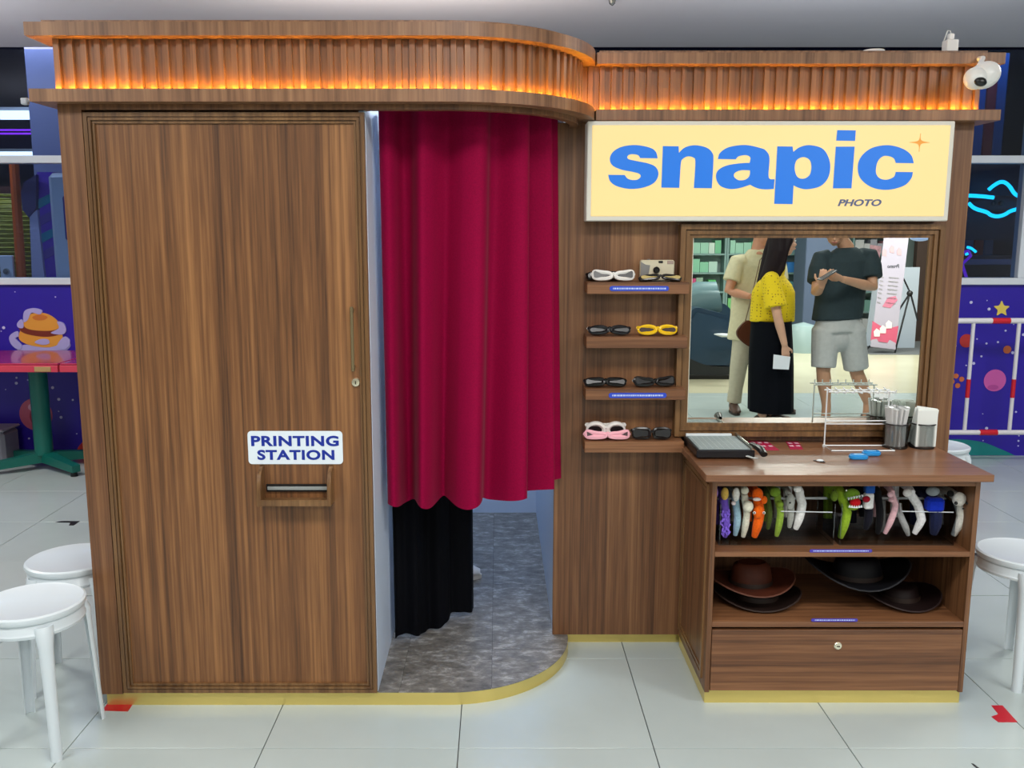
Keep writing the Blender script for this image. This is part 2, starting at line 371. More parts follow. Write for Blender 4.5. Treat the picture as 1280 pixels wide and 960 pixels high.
# left: dome cage, purple cabinet
NETY = mat('yellow_green_net', (150, 150, 20), .6, noise=.4, nscale=30)
c = W(14, 320, 7.6); cg = thing('play_cage', 'yellow-green netted play cage behind the left window', 'play equipment', (c.x, 7.6, 0))
t = B()
for k in range(26):
    z = 1.0 + k * .035; r = .38 * math.sqrt(max(.05, 1 - ((z - 1.2) / .72) ** 2)) if z > 1.2 else .38
    tube(t, [(c.x + r * math.cos(a * math.pi / 8), 7.6 + r * math.sin(a * math.pi / 8), z) for a in range(16)], .007, 4, True)
obj('net', t, NETY, cg); cg.children[0]['kind'] = 'stuff'
t = B(); lathe(t, [(.34, 0), (.34, 1.0), (.34, 1.35), (.2, 1.75), (.05, 1.85)], (c.x, 7.6, 0), 20); obj('padding', t, mat('yellow_padding', (140, 135, 25), .6), cg)
a, b = W(20, 235, 7.1), W(23, 345, 7.1); t = B(); tube(t, [(a.x, 7.1, 2.1), (b.x, 7.1, 0)], .035, 10); obj('orange_post', t, mat('orange_pad', (225, 96, 30), .5), cg)
c = W(13, 342, 7.1); t = B(); bx(t, c.x - .05, c.x + .05, 7.05, 7.08, c.z - .05, c.z + .14, .004); g_ = obj('switch_box', t, WHITE, cg)
t = B(); lathe(t, [(.024, 0), (.02, -.02)], (c.x, 7.05, c.z + .02), 12, 'y'); obj('button', t, CHROME, g_)
t = B(); bx(t, -7, -3.0, 8.6, 8.7, 0, 2.0); st_ = tag(obj('brick_partition', t, mat('dark_brick', (74, 36, 34), .8, noise=.3, nscale=25)), 'dark reddish partition wall behind the play cage', 'partition')
a0, a1 = W(43, 218, 6.9), W(64, 350, 6.9); mc = thing('arcade_cabinet', 'purple arcade cabinet with teal diagonal stripes behind the left window', 'arcade machine', (a0.x, 7.1, 0))
t = B(); prism(t, [(W(46, 215, 6.9).x, W(46, 215, 6.9).z), (W(66, 215, 6.9).x, W(66, 215, 6.9).z), (W(66, 345, 6.9).x + .28, 0.0), (W(54, 345, 6.9).x, 0.0)], 'xz', 6.9, 7.5); obj('cabinet_body', t, pm('arcade_purple', (112, 62, 196)), mc)
for k, (y, cc) in enumerate(((250, (40, 150, 170)), (272, (110, 80, 170)), (294, (40, 150, 170)), (316, (110, 80, 170)))):
    t = B(); q = [W(47 + k * .9, y, 6.9), W(65 + k, y - 9, 6.9), W(65 + k, y + 2, 6.9), W(47 + k * .9, y + 12, 6.9)]; prism(t, [(p.x, p.z) for p in q], 'xz', 6.895, 6.901); obj('stripe', t, pm('stripe_paint', cc), mc)
t = B(); q = [W(26, 240, 6.86), W(30, 228, 6.86), (W(45, 218, 6.86)), W(45, 260, 6.86), W(36, 272, 6.86), W(28, 262, 6.86)]; prism(t, [(p.x, p.z) for p in q], 'xz', 6.86, 7.3); obj('side_wing', t, pm('arcade_dark', (70, 62, 110)), mc)
t = B(); q = [W(37, 270, 6.87), W(46, 262, 6.87), W(56, 352, 6.87), W(40, 352, 6.87)]; prism(t, [(p.x, p.z) for p in q], 'xz', 6.87, 7.3); obj('grey_panel', t, pm('arcade_grey', (196, 190, 216)), mc)
c = W(84, 280, 6.5); m2 = thing('arcade_cabinet', 'pale grey arcade cabinet partly hidden by the booth corner', 'arcade machine', (c.x, 7, 0))
t = B(); bx(t, c.x - .12, c.x + .5, 6.5, 6.84, 0, W(82, 216, 6.5).z, .03); obj('cabinet_body', t, pm('arcade_pale', (205, 208, 214)), m2)
t = B(); bx(t, c.x - .02, c.x + .4, 6.49, 6.51, W(82, 300, 6.5).z, W(82, 245, 6.5).z, .01); obj('screen', t, pm('arcade_screen', (60, 40, 130)), m2)
# right: neon saucer creature, stripes, machine
CY = emis('neon_cyan', (20, 200, 255), 3.0)
nc = W(1245, 250, 7.0); ne = thing('neon_sign', 'glowing cyan neon outline of a flying saucer creature behind right window', 'neon sign', (nc.x, 7.0, nc.z))
def neon(pts, Y=7.0, r=.014, m=CY, par=None):
    for _ in range(2):
        q = [pts[0]]
        for (a0, b0), (a1, b1) in zip(pts, pts[1:]): q += [(a0 * .75 + a1 * .25, b0 * .75 + b1 * .25), (a0 * .25 + a1 * .75, b0 * .25 + b1 * .75)]
        pts = q + [pts[-1]]
    t = B(); tube(t, [W(a, b, Y) for a, b in pts], r, 8); return obj('neon_tube', t, m, par or ne)
neon([(1236, 237), (1243, 231), (1253, 226), (1262, 232), (1268, 243), (1278, 247), (1290, 250)]); neon([(1198, 244), (1225, 245), (1242, 247)])
neon([(1211, 254), (1218, 261), (1234, 265), (1238, 269), (1247, 271), (1257, 268), (1262, 264), (1276, 260), (1290, 255)])
neon([(1209, 309), (1214, 310), (1220, 315)], r=.01); neon([(1207, 318), (1213, 316)], r=.01)
t = B(); ell(t, W(1247, 256, 7.12), (.22, .06, .07)); obj('creature_body', t, mat('creature_skin', (70, 30, 40), .6), ne)
for dx in (-5, 4):
    t = B(); ell(t, W(1248 + dx, 254, 7.05), .02, 10); obj('eye', t, BLACK, ne)
t = B(); bx(t, nc.x - .5, nc.x + .6, 7.14, 7.16, nc.z - .3, nc.z + .3); obj('back_panel', t, mat('neon_back_panel', (20, 24, 50), .5), ne)
for px, cc, n in ((1203, (130, 30, 40), 'red'), (1215, (40, 90, 150), 'blue'), (1228, (130, 34, 40), 'dark red'), (1240, (30, 80, 130), 'deep blue')):
    a = W(px, 260, 8.2); t = B(); bx(t, a.x - .042, a.x + .042, 8.2, 8.26, 0, 3.1, .006)
    tag(obj('striped_post', t, mat('stripe_post_' + n.replace(' ', '_'), cc, .5, emit=.04)), n + ' vertical post behind the right window', 'post', 'coloured posts behind the right window')
c = W(1228, 338, 7.3); t = B(); mm = thing('arcade_console', 'dark low arcade console behind the right window', 'arcade machine', (c.x, 7.3, 0)); bx(t, c.x - .3, c.x + .34, 7.2, 7.7, 0, W(1228, 320, 7.3).z, .04); obj('console_body', t, mat('console_dark', (26, 26, 40), .4), mm)
t = B(); bx(t, c.x - .22, c.x + .2, 7.17, 7.2, W(0, 331, 7.2).z, W(0, 324, 7.2).z, .004); obj('trim_strip', t, mat('console_grey', (120, 120, 150), .4), mm)
a = W(1206, 330, 6.9); t = B(); tube(t, [a + Vector((0, 0, -.25)), a + Vector((.02, 0, -.1)), a + Vector((-.02, 0, 0)), a + Vector((.04, 0, .06)), a + Vector((.02, 0, .1)), a + Vector((-.03, 0, .08))], .012, 8); tag(obj('neon_tube', t, emis('neon_violet', (120, 40, 220), .9)), 'small violet neon squiggle beside the booth edge at right', 'neon light')
# ---- red and white barrier
BAR = mat('barrier_white', (224, 222, 226), .35); RED = mat('barrier_red', (206, 24, 44), .35)
Yb = 6.1; z0, z1 = W(0, 540.5, Yb).z, W(0, 401, Yb).z; xl = 3.0; br = thing('barrier', 'white tubular barrier with red bands in front of mural', 'barrier', (xl, Yb, 0))
t = B(); tube(t, [(xl, Yb, 0), (xl, Yb, z1 - .08), (xl + .03, Yb, z1 - .02), (xl + .09, Yb, z1), (xl + 2.4, Yb, z1), (xl + 2.46, Yb, z1 - .02), (xl + 2.49, Yb, z1 - .08), (xl + 2.49, Yb, 0)], .019, 12)
tube(t, [(xl, Yb, z0), (xl + 2.49, Yb, z0)], .017, 12); bar_f = obj('rail_frame', t, BAR, br)
for px in (1215.5, 1272.5, 1330, 1387):
    x = W(px, 420, Yb).x; t = B(); tube(t, [(x, Yb, z0), (x, Yb, z1)], .013, 10); u_ = obj('upright', t, BAR, br)
    za = W(0, 474, Yb).z; zb = W(0, 497, Yb).z; t = B(); tube(t, [(x, Yb, zb), (x, Yb, za)], .0142, 10); obj('red_band', t, RED, u_)
for px, z in ((1251, z1), (1235, z0), (1360, z1), (1350, z0)):
    x = W(px, 400 if z == z1 else 540, Yb).x; t = B(); tube(t, [(x - .06, Yb, z), (x + .06, Yb, z)], .0203, 12); obj('red_band', t, RED, bar_f)
for x in (xl, xl + 2.49):
    t = B(); tube(t, [(x, Yb - .2, .015), (x, Yb + .2, .015)], .015, 8); obj('foot', t, BAR, br)
# ---- pedestal tables at left
PT = mat('table_raspberry', (170, 34, 74), .22, coat=.4); PE = mat('table_edge_pink', (206, 60, 84), .5); TEAL = mat('teal_enamel', (12, 104, 92), .35); WORN = mat('worn_wood_edge', (176, 140, 92), .7)
def ptable(x0, x1, lab, first):
    y0, y1 = 5.62, 6.28; zt = .765; xc = (x0 + x1) / 2 + .1 if not first else W(47, 500, 5.95).x; yc = 5.98
    r = thing('pedestal_table', lab, 'table', (xc, yc, 0))
    t = B(); bx(t, x0, x1, y0, y1, zt - .012, zt, .006); tp = obj('tabletop', t, PT, r)
    t = B(); bx(t, x0 + .001, x1 - .001, y0 - .004, y1, zt - .055, zt - .012, .003); obj('edge_band', t, PE, tp)
    if first:
        t = B(); a, b = W(43, 460, y0).x, W(64, 460, y0).x; bx(t, a, b, y0 - .008, y0 + .01, zt - .052, zt - .02, .003); obj('worn_patch', t, WORN, tp)
    t = B(); tube(t, [(xc, yc, .1), (xc, yc, zt - .055)], .058, 18); obj('pedestal', t, TEAL, r)
    for k, a in enumerate((35, 145, 215, 325)):
        d = Vector((math.cos(R(a)), math.sin(R(a)), 0)); n = Vector((-d.y, d.x, 0)) * .035; c = Vector((xc, yc, 0)); t = B()
        q = [c + n + Vector((0, 0, .05)), c - n + Vector((0, 0, .05)), c + d * .38 - n * .8 + Vector((0, 0, .03)), c + d * .38 + n * .8 + Vector((0, 0, .03))]
        lo = [t.verts.new(p) for p in q]; hi = [t.verts.new(q[0] + Vector((0, 0, .07))), t.verts.new(q[1] + Vector((0, 0, .07))), t.verts.new(q[2] + Vector((0, 0, .045))), t.verts.new(q[3] + Vector((0, 0, .045)))]
        t.faces.new(lo[::-1]); t.faces.new(hi)
        for i in range(4): t.faces.new((lo[i], lo[(i + 1) % 4], hi[(i + 1) % 4], hi[i]))
        bmesh.ops.recalc_face_normals(t, faces=t.faces[:]); lg = obj('leg', t, TEAL, r)
        t = B(); p = c + d * .35; lathe(t, [(.024, 0), (.02, .03)], (p.x, p.y, 0), 12); obj('rubber_foot', t, BLACK, lg)
    return r
xs = W(73, 455, 5.62).x
ptable(xs - 1.15, xs - .004, 'raspberry-topped table on green pedestal before the burger mural', True)
ptable(xs + .004, xs + 1.0, 'raspberry-topped table beside it, mostly hidden by the booth corner', False)
c = W(-4, 555, 6.0); t = B(); bn = thing('waste_bin', 'grey bin at the far left edge before the mural', 'bin', (c.x - .12, 6.0, 0))
bx(t, c.x - .3, c.x + .02, 6.05, 6.26, 0, .23, .02); obj('bin_body', t, mat('bin_grey', (128, 130, 142), .5), bn); t = B(); bx(t, c.x - .31, c.x + .027, 6.04, 6.27, .232, .25, .008); obj('lid', t, mat('bin_lid_grey', (150, 152, 162), .5), bn)
# ---- tape marks on the floor
def mark(pts, m, lab):
    t = B(); q = [G(*p) for p in pts]; prism(t, [(p.x, p.y) for p in q], 'xy', .0003, .0012); return tag(obj('tape_mark', t, m), lab, 'tape')
TRED = mat('red_tape', (196, 20, 36), .4); TBLK = mat('black_tape', (24, 24, 26), .5)
mark([(128, 888.5), (160, 889.5), (166, 880.5), (134, 880)], TRED, 'red tape square at the foot of the booth corner')
mark([(1239, 882), (1253, 882), (1272, 903), (1248, 903), (1239, 896), (1248, 893)], TRED, 'red arrow-shaped tape on tiles right of the cabinet')
mark([(69, 653), (77, 651.5), (100, 651.5), (92, 657), (86, 657), (88, 653.6)], TBLK, 'black angled tape mark on the tiles behind the left stools')
mark([(1214, 954.5), (1217, 955), (1226, 962), (1222, 962)], TBLK, 'thin black tape scrap at the lower right edge')
# ================================================================ THE PHOTO BOOTH
YF, YW, XB0, XB1 = 2.83, 3.29, -1.32, 1.667       # front of the cabin, front of the wing, outer ends
AC, AR = (-.165, 3.285), .445                     # centre and radius of the rounded corner
def outline(d, back=4.86, n=22, y_end=YW):
    p = [(XB0 - d, back), (XB0 - d, YF - d), (AC[0] - .4, YF - d)]
    p += [(AC[0] + (AR + d) * math.sin(R(90 * k / n)), AC[1] - (AC[1] - YF + d) * math.cos(R(90 * k / n))) for k in range(n + 1)]
    return p + [(AC[0] + AR + d, y_end)]
def band(bm, d0, d1, z0, z1, **k):
    """solid strip following the cabin outline between offsets d0 (inner) and d1 (outer)"""
    a, b = outline(d1, **k), outline(d0, **k)
    V = [[bm.verts.new((p[0], p[1], z)) for p in q] for q in (a, b) for z in (z0, z1)]
    n = len(a); fs = []
    for i in range(n - 1):
        for s, e in ((0, 1), (1, 3), (3, 2), (2, 0)): fs.append(bm.faces.new((V[s][i], V[s][i + 1], V[e][i + 1], V[e][i])))
    for i in (0, n - 1): fs.append(bm.faces.new((V[0][i], V[1][i], V[3][i], V[2][i])))
    bmesh.ops.recalc_face_normals(bm, faces=fs)
booth = thing('photo_booth', 'walnut photo booth with rounded ribbed canopy glowing amber, standing on tiles', 'photo booth', (0, 3.3, 0))
ZL0, ZL1, ZU0, ZU1 = 1.9425, 1.979, 2.1276, 2.1656
# canopy of the cabin
t = B(); band(t, -.03, .055, ZL0, ZL1); lo = obj('lower_cornice', t, WT, booth, 25)
t = B(); band(t, -.03, .055, ZU0, ZU1); up = obj('upper_cornice', t, WT, booth, 25)
t = B(); band(t, -.03, 0, ZL1, ZU0); cb = obj('fascia', t, WS, booth, 25)
t = B(); prism(t, outline(.02) + [(AC[0] + AR + .02, 4.86)], 'xy', ZU1, ZU1 + .012); obj('roof_board', t, WT, booth)
path = [Vector((p[0], p[1])) for p in outline(0, n=40)[1:]]
path[0] = Vector((XB0, YF))
acc, tot = 0.0, sum((b - a).length for a, b in zip(path, path[1:])); pitch = .0405; s = .004; i = 0; base = 0.0
def slat_at(p, d):
    n = Vector((d.y, -d.x)); t = B(); w = .0205
    q = [p, p + n * .013 + d * .002, p + n * .013 + d * (w - .002), p + d * w]
    prism(t, [(v.x, v.y) for v in q], 'xy', ZL1 + .001, ZU0); return obj('slat', t, WS, cb)
while s < tot - .02 and i < len(path) - 1:
    while i < len(path) - 1 and base + (path[i + 1] - path[i]).length < s: base += (path[i + 1] - path[i]).length; i += 1
    if i >= len(path) - 1: break
    d = (path[i + 1] - path[i]).normalized(); slat_at(path[i] + d * (s - base), d); s += pitch
# canopy of the wing
WX0, WX1 = AC[0] + AR, XB1
t = B(); bx(t, WX0 + .056, WX1 + .055, YW - .065, YW + .16, ZL0, ZL1, .0015); obj('lower_cornice', t, WT, booth)
t = B(); bx(t, WX0 + .056, WX1 + .055, YW - .065, YW + .16, ZU0, ZU1, .0015); obj('upper_cornice', t, WT, booth)
t = B(); bx(t, WX0 + .01, WX1, YW - .01, YW + .1, ZL1, ZU0); cb = obj('fascia', t, WS, booth)
t = B(); bx(t, WX0 + .07, WX1 + .01, YW - .03, YW + .1, ZU1, ZU1 + .012); obj('roof_board', t, WT, booth)
x = WX0 + .03
while x < WX1 - .018: slat_at(Vector((x, YW - .01)), Vector((1, 0))); x += pitch
# light strips lying on the lower cornices
LED = emis('amber_led', (255, 184, 44), 90)
t = B(); band(t, .017, .024, ZL1 + .0003, ZL1 + .0016, back=3.4, y_end=3.2); obj('light_strip', t, LED, booth)
t = B(); bx(t, WX0 + .06, WX1 - .01, YW - .034, YW - .027, ZL1 + .0003, ZL1 + .0016); obj('light_strip', t, LED, booth)
# header ring under the canopy, walls
t = B(); band(t, -.03, 0, 1.926, ZL0); obj('header', t, WW, booth, 25)
t = B(); bx(t, XB0, -1.249, YF, YF + .03, .045, 1.926); bx(t, XB0, -.41, YF + .031, YF + .04, .045, 1.94); obj('corner_stile', t, WW, booth)
t = B(); bx(t, XB0, XB0 + .02, YF + .03, 4.86, .045, ZL0); obj('side_wall', t, WW, booth)
t = B(); bx(t, XB0 + .02, WX0 + .3, 4.84, 4.86, .045, 2.165); obj('back_wall', t, INNER, booth)
t = B(); bx(t, -.42, -.400, YF + .02, 4.84, .045, 2.12); obj('inner_wall', t, INNER, booth)
t = B(); bx(t, .212, .232, YW + .02, 4.84, .045, 2.12); obj('inner_wall', t, INNER, booth)
t = B(); bx(t, .21, XB1, YW, YW + .02, .045, ZL0); bx(t, .24, XB1, YW + .14, YW + .16, .045, ZL0); bx(t, XB1 - .02, XB1, YW + .02, YW + .14, .045, ZL0); obj('wing_wall', t, WW, booth)
t = B(); prism(t, outline(-.032, back=4.84) + [(AC[0] + AR - .032, 4.84)], 'xy', 2.1, 2.12); obj('cabin_ceiling', t, INNER, booth)
# plinth and raised cabin floor
t = B(); band(t, -.05, -.012, 0, .0435, n=30); bx(t, .27, XB1 - .02, YW + .03, YW + .05, 0, .0435); obj('plinth', t, GOLD, booth, 25)
t = B(); prism(t, outline(-.02, back=4.84, n=30, y_end=3.285) + [(.212, 3.29), (.212, 4.84)], 'xy', .02, .0438); cf = obj('cabin_floor', t, JOINT, booth)
VIN = mat('stone_vinyl', (122, 120, 116), .42, noise=.33, nscale=26)
def vinyl(name, k):
    m = bpy.data.materials.new(name); m.use_nodes = True; nt = m.node_tree; b = nt.nodes['Principled BSDF']; L = nt.links
    tc = nt.nodes.new('ShaderNodeTexCoord'); mp = nt.nodes.new('ShaderNodeMapping'); mp.inputs['Scale'].default_value = (1.0, 1.7, 1); mp.inputs['Location'].default_value = (k * 3, k, 0)
    n = nt.nodes.new('ShaderNodeTexNoise'); n.inputs['Scale'].default_value = 16; n.inputs['Detail'].default_value = 10; n.inputs['Roughness'].default_value = .74; n.inputs['Distortion'].default_value = .25
    r = nt.nodes.new('ShaderNodeValToRGB'); e = r.color_ramp.elements; e[0].position = .33; e[0].color = lin((80, 76, 72)); e[1].position = .7; e[1].color = lin((186, 184, 180)); q = e.new(.52); q.color = lin((122, 118, 112))
    L.new(tc.outputs['Object'], mp.inputs[0]); L.new(mp.outputs[0], n.inputs['Vector']); L.new(n.outputs['Fac'], r.inputs['Fac']); L.new(r.outputs['Color'], b.inputs['Base Color']); b.inputs['Roughness'].default_value = .38
    return m
VS = [vinyl('stone_vinyl_%d' % k, k) for k in range(4)]
ins = outline(-.0125, back=4.84, n=30, y_end=3.288) + [(.212, 3.289), (.212, 4.84)]
def clip(poly, ax, v, keep):
    out = []
    for i in range(len(poly)):
        a, b = poly[i], poly[(i + 1) % len(poly)]; ia = (a[ax] - v) * keep >= 0; ib = (b[ax] - v) * keep >= 0
        if ia: out.append(a)
        if ia != ib:
            u = (v - a[ax]) / (b[ax] - a[ax]); out.append((a[0] + (b[0] - a[0]) * u, a[1] + (b[1] - a[1]) * u))
    return out
body = clip(ins, 0, -.3995, 1)
for ci in range(-2, 2):
    x0 = -.02 + ci * .31; off = .317 if ci % 2 else 0
    for ri in range(-3, 4):
        y0 = 3.168 + off + ri * .634; q = body
        for ax, v, k in ((0, x0 + .0006, 1), (0, x0 + .3094, -1), (1, y0 + .0006, 1), (1, y0 + .6334, -1)):
            if len(q) > 2: q = clip(q, ax, v, k)
        if len(q) > 2: t = B(); prism(t, q, 'xy', .0436, .0452); obj('vinyl_tile', t, VS[(ci * 3 + ri) % 4], cf)
# sliding door of the printing side
def mouldframe(t, x0, x1, z0, z1, y, steps):
    """mitred frame of stepped strips: steps = (inset from, inset to, proud)"""
    for a, b, h in steps:
        for (ax0, ax1, az0, az1, bx0, bx1, bz0, bz1) in ((x0 + a, x1 - a, z0 + a, z1 - a, x0 + b, x1 - b, z0 + b, z1 - b),):
            o = [(ax0, az0), (ax1, az0), (ax1, az1), (ax0, az1)]; n_ = [(bx0, bz0), (bx1, bz0), (bx1, bz1), (bx0, bz1)]
            for i in range(4):
                j = (i + 1) % 4; prism(t, [o[i], o[j], n_[j], n_[i]], 'xz', y - h, y)
dx0, dx1, dz0, dz1 = -1.2455, -.4015, .05, 1.9185
t = B(); bx(t, dx0, dx1, YF + .008, YF + .03, dz0, dz1); door = obj('door', t, WD, booth)
t = B(); mouldframe(t, dx0, dx1, dz0, dz1, YF + .008, ((0, .012, .010), (.012, .015, .005), (.015, .023, .012), (.023, .026, .003), (.026, .032, .007))); obj('moulding', t, WMO, door)
a, b = W(438, 384, YF - .02), W(443, 464, YF - .02); t = B(); bx(t, -.456, -.446, YF - .022, YF - .014, 1.135, 1.337, .002); bx(t, -.455, -.447, YF - .016, YF + .009, 1.14, 1.152); bx(t, -.455, -.447, YF - .016, YF + .009, 1.32, 1.332); obj('door_handle', t, mat('bronze_handle', (150, 132, 100), .35, .8), door)
t = B(); lathe(t, [(.0145, .001), (.0145, -.004), (.012, -.008), (.005, -.009)], (-.447, YF + .008, 1.097), 20, 'y'); lk = obj('lock', t, mat('lock_nickel', (224, 216, 190), .25, .8), door)
t = B(); bx(t, -.4485, -.4455, YF - .0022, YF - .0005, 1.092, 1.102); obj('keyhole', t, DARK, door)
# door sign and print tray
sg = thing('printing_station_sign', 'white rounded sign with blue words PRINTING STATION on the wooden door', 'sign', (-.645, YF, .885))
t = B(); prism(t, roundrect(-.796, -.494, .832, .940, .012), 'xz', YF + .0045, YF + .0075); pl = obj('plate', t, mat('sign_white', (226, 236, 244), .35), sg)
NAVY = mat('navy_print', (10, 40, 150), .4)
text('lettering', 'PRINTING', -.785, -.506, .891, .925, YF + .0045, NAVY, sg, bold=.035, space=1.08)
text('lettering', 'STATION', -.767, -.521, .846, .879, YF + .0045, NAVY, sg, bold=.035, space=1.08)
tr = thing('print_tray', 'small open walnut tray on the door under the printing sign', 'tray', (-.644, YF, .71))
def cheek(x0, x1):
    t = B(); q = spline([(YF + .0075, .708, 'c'), (YF + .0075, .826, 'c'), (YF - .012, .822), (YF - .034, .80), (YF - .045, .76), (YF - .05, .708, 'c')]); prism(t, q, 'yz', x0, x1); return obj('cheek', t, WMO, tr)
cheek(-.761, -.749); cheek(-.539, -.527)
t = B(); bx(t, -.749, -.539, YF - .048, YF + .0075, .7085, .7205); bx(t, -.749, -.539, YF - .048, YF - .043, .7205, .728); obj('tray_floor', t, WMO, tr)
t = B(); bx(t, -.742, -.541, YF + .002, YF + .0078, .742, .766); sl = obj('print_slot', t, DARK, tr)
t = B(); bx(t, -.738, -.541, YF - .002, YF + .0035, .748, .759, .001); obj('slot_lip', t, mat('grey_lip', (150, 156, 156), .4), tr)
# ================================================================ CURTAINS
def velvet(name, c, k=.6):
    m = mat(name, c, .8, sheen=k, noise=.12, nscale=200); m.node_tree.nodes['Principled BSDF'].inputs['Sheen Roughness'].default_value = .35; m.node_tree.nodes['Principled BSDF'].inputs['Specular IOR Level'].default_value = .12; return m
rows = []; N = 190; M = 26
def rail(t_, ins_):
    """point on the curtain rail, t_ 0..1 from the door side round the corner"""
    L1 = .20; r = AR - ins_; rx = .174 + .378 - L1; tot = L1 + r * math.pi / 2 * 1.15; s = t_ * tot
    if s < L1: return Vector((-.378 + s, YF + ins_)), Vector((0, -1))
    a = (s - L1) / (tot - L1) * math.pi / 2; return Vector((-.378 + L1 + rx * math.sin(a), YF + ins_ + r * (1 - math.cos(a)))), Vector((math.sin(a), -math.cos(a)))
def fold(t_, z):
    k = 1 - .25 * z; ph = t_ * 2 * math.pi * 5.2 + .9 * math.sin(t_ * 7 + .4); c = math.sin(ph)
    return (.046 * (math.copysign(abs(c) ** .9, c)) + .003 * math.sin(ph * 2.6 + 1.3)) * k
for i in range(M):
    q = i / (M - 1); row = []
    for j in range(N):
        u = j / (N - 1); p, n = rail(u, .19 + .05 * q)
        zb = .632 + .018 * math.sin(u * 2 * math.pi * 6.3 + .9) * .5 + (.03 * max(0, u - .6) / .4)
        z = 1.958 + (zb - 1.958) * q; f = fold(u, 1 - q) * (1 + .35 * q)
        row.append((p.x + n.x * f, p.y + n.y * f, z))
    rows.append(row)
t = B(); sheet(t, rows, .004); tag(obj('curtain', t, velvet('crimson_velvet', (140, 0, 54), .05), smooth=60), 'crimson pleated curtain hanging in the rounded booth entrance', 'curtain')
t = B(); pr = [rail(k / 24, .19)[0] for k in range(25)]; tube(t, [(p.x, p.y, 1.966) for p in pr], .007, 8); obj('curtain_rail', t, BLACK, booth)
rows = []
for i in range(20):
    q = i / 19; row = []
    for j in range(110):
        u = j / 109; x = -.384 + .285 * u; y = 3.20 + .31 * u ** 1.2; ph = u * 2 * math.pi * 3.1
        f = .017 * math.sin(ph) + .005 * math.sin(ph * 2.3 + 1)
        z = 1.96 + (.05 + .012 * (1 + math.sin(ph * .5 + .6)) - 1.96) * q
        row.append((x - f * .5 + .006 * q, y + f, z))
    rows.append(row)
t = B(); sheet(t, rows, .004); tag(obj('black_curtain', t, velvet('black_cloth', (3, 4, 10), .0), smooth=60), 'long black cloth hanging behind the crimson curtain almost to the booth floor', 'curtain')
# ================================================================ LIGHT BOX SIGN
YS = 3.2; SX0, SX1, SZ0, SZ1 = .306, 1.558, 1.603, 1.938
lb = thing('lightbox_sign', 'cream illuminated sign reading snapic PHOTO above the mirror', 'sign', ((SX0 + SX1) / 2, YW, SZ0))
t = B(); bx(t, SX0, SX1, YS + .003, YW - .0005, SZ0, SZ1, .003); obj('sign_case', t, mat('frosted_case', (206, 204, 194), .4, emit=.12), lb)
def litface():
    m = bpy.data.materials.new('lit_acrylic'); m.use_nodes = True; nt = m.node_tree; b = nt.nodes['Principled BSDF']
    b.inputs['Base Color'].default_value = lin((150, 138, 108)); b.inputs['Roughness'].default_value = .3
    b.inputs['Emission Color'].default_value = lin((255, 222, 142)); b.inputs['Emission Strength'].default_value = .78; return m
t = B(); bx(t, SX0 + .016, SX1 - .016, YS, YS + .006, SZ0 + .016, SZ1 - .014, .002); obj('sign_face', t, litface(), lb)
BLUE = mat('lit_blue_film', (12, 70, 150), .35, emit=.62, ecol=(30, 132, 236))
A = lambda x, y: (750 + x / 6.4, 150 + y / 6.4); Bb = lambda x, y: (950 + x / 5.565, 150 + y / 5.565); Pp = lambda x, y: (x, y)
def sp(pts, f, hole=False):
    out = []
    for p in pts:
        a, b = f(p[0], p[1]); w = W(a, b, YS); out.append((w.x, w.z - (w.x - .93) * .0125) + tuple(p[2:]))
    return spline(out)
def letter(name, outer, holes, f, m=BLUE, y0=YS - .0028, y1=YS + .001):
    t = B(); loops = [sp(outer, f)] + [sp(h, f) for h in holes]
    for y in (y0,):
        edges = []
        for lp in loops:
            v = [t.verts.new((p[0], y, p[1])) for p in lp]; edges += [t.edges.new((v[i], v[(i + 1) % len(v)])) for i in range(len(v))]
        bmesh.ops.triangle_fill(t, edges=edges, use_beauty=True)
    r = bmesh.ops.extrude_face_region(t, geom=t.faces[:]); bmesh.ops.translate(t, vec=(0, y1 - y0, 0), verts=[e for e in r['geom'] if isinstance(e, bmesh.types.BMVert)])
    bmesh.ops.recalc_face_normals(t, faces=t.faces[:]); return obj(name, t, m, lb)
letter('lettering', [(460, 318, 'c'), (446, 268), (400, 235), (290, 215), (180, 228), (105, 270), (78, 328), (100, 380), (170, 412), (250, 427), (310, 442), (325, 465), (300, 490), (255, 494), (218, 482), (197, 455, 'c'), (65, 455, 'c'), (80, 505), (130, 543), (230, 565), (340, 555), (430, 515), (466, 450), (448, 392), (390, 362), (290, 342), (228, 328), (218, 307), (240, 290), (280, 289), (308, 298), (320, 318, 'c')], [], A)
letter('lettering', [(502, 220, 'c'), (628, 220, 'c'), (630, 272, 'c'), (680, 228), (760, 210), (850, 228), (897, 270), (906, 330), (893, 552, 'c'), (750, 552, 'c'), (762, 345), (745, 308), (700, 300), (660, 322), (645, 362), (633, 552, 'c'), (490, 552, 'c')], [], A)
aP = [A(942, 318) + ('c',), A(960, 268), A(1030, 222), A(1160, 203), (950, 185.2), (957, 188.4), (961.5, 197), (960.4, 218), (962, 223.6), (968, 223.9, 'c'), (967, 236, 'c'), (958, 236.8), (950, 236.2), (943.8, 234.4), (937.5, 231.2, 'c'), A(1110, 549), A(1030, 555), A(960, 530), A(928, 470), A(942, 410), A(1010, 370), A(1110, 351), A(1196, 345) + ('c',), A(1203, 305), A(1180, 286), A(1145, 285), A(1105, 296), A(1085, 318) + ('c',)]
letter('lettering', aP, [[A(1200, 405) + ('c',), A(1130, 405), A(1080, 425), A(1070, 455), A(1105, 484), A(1160, 480), A(1194, 450)]], Pp)
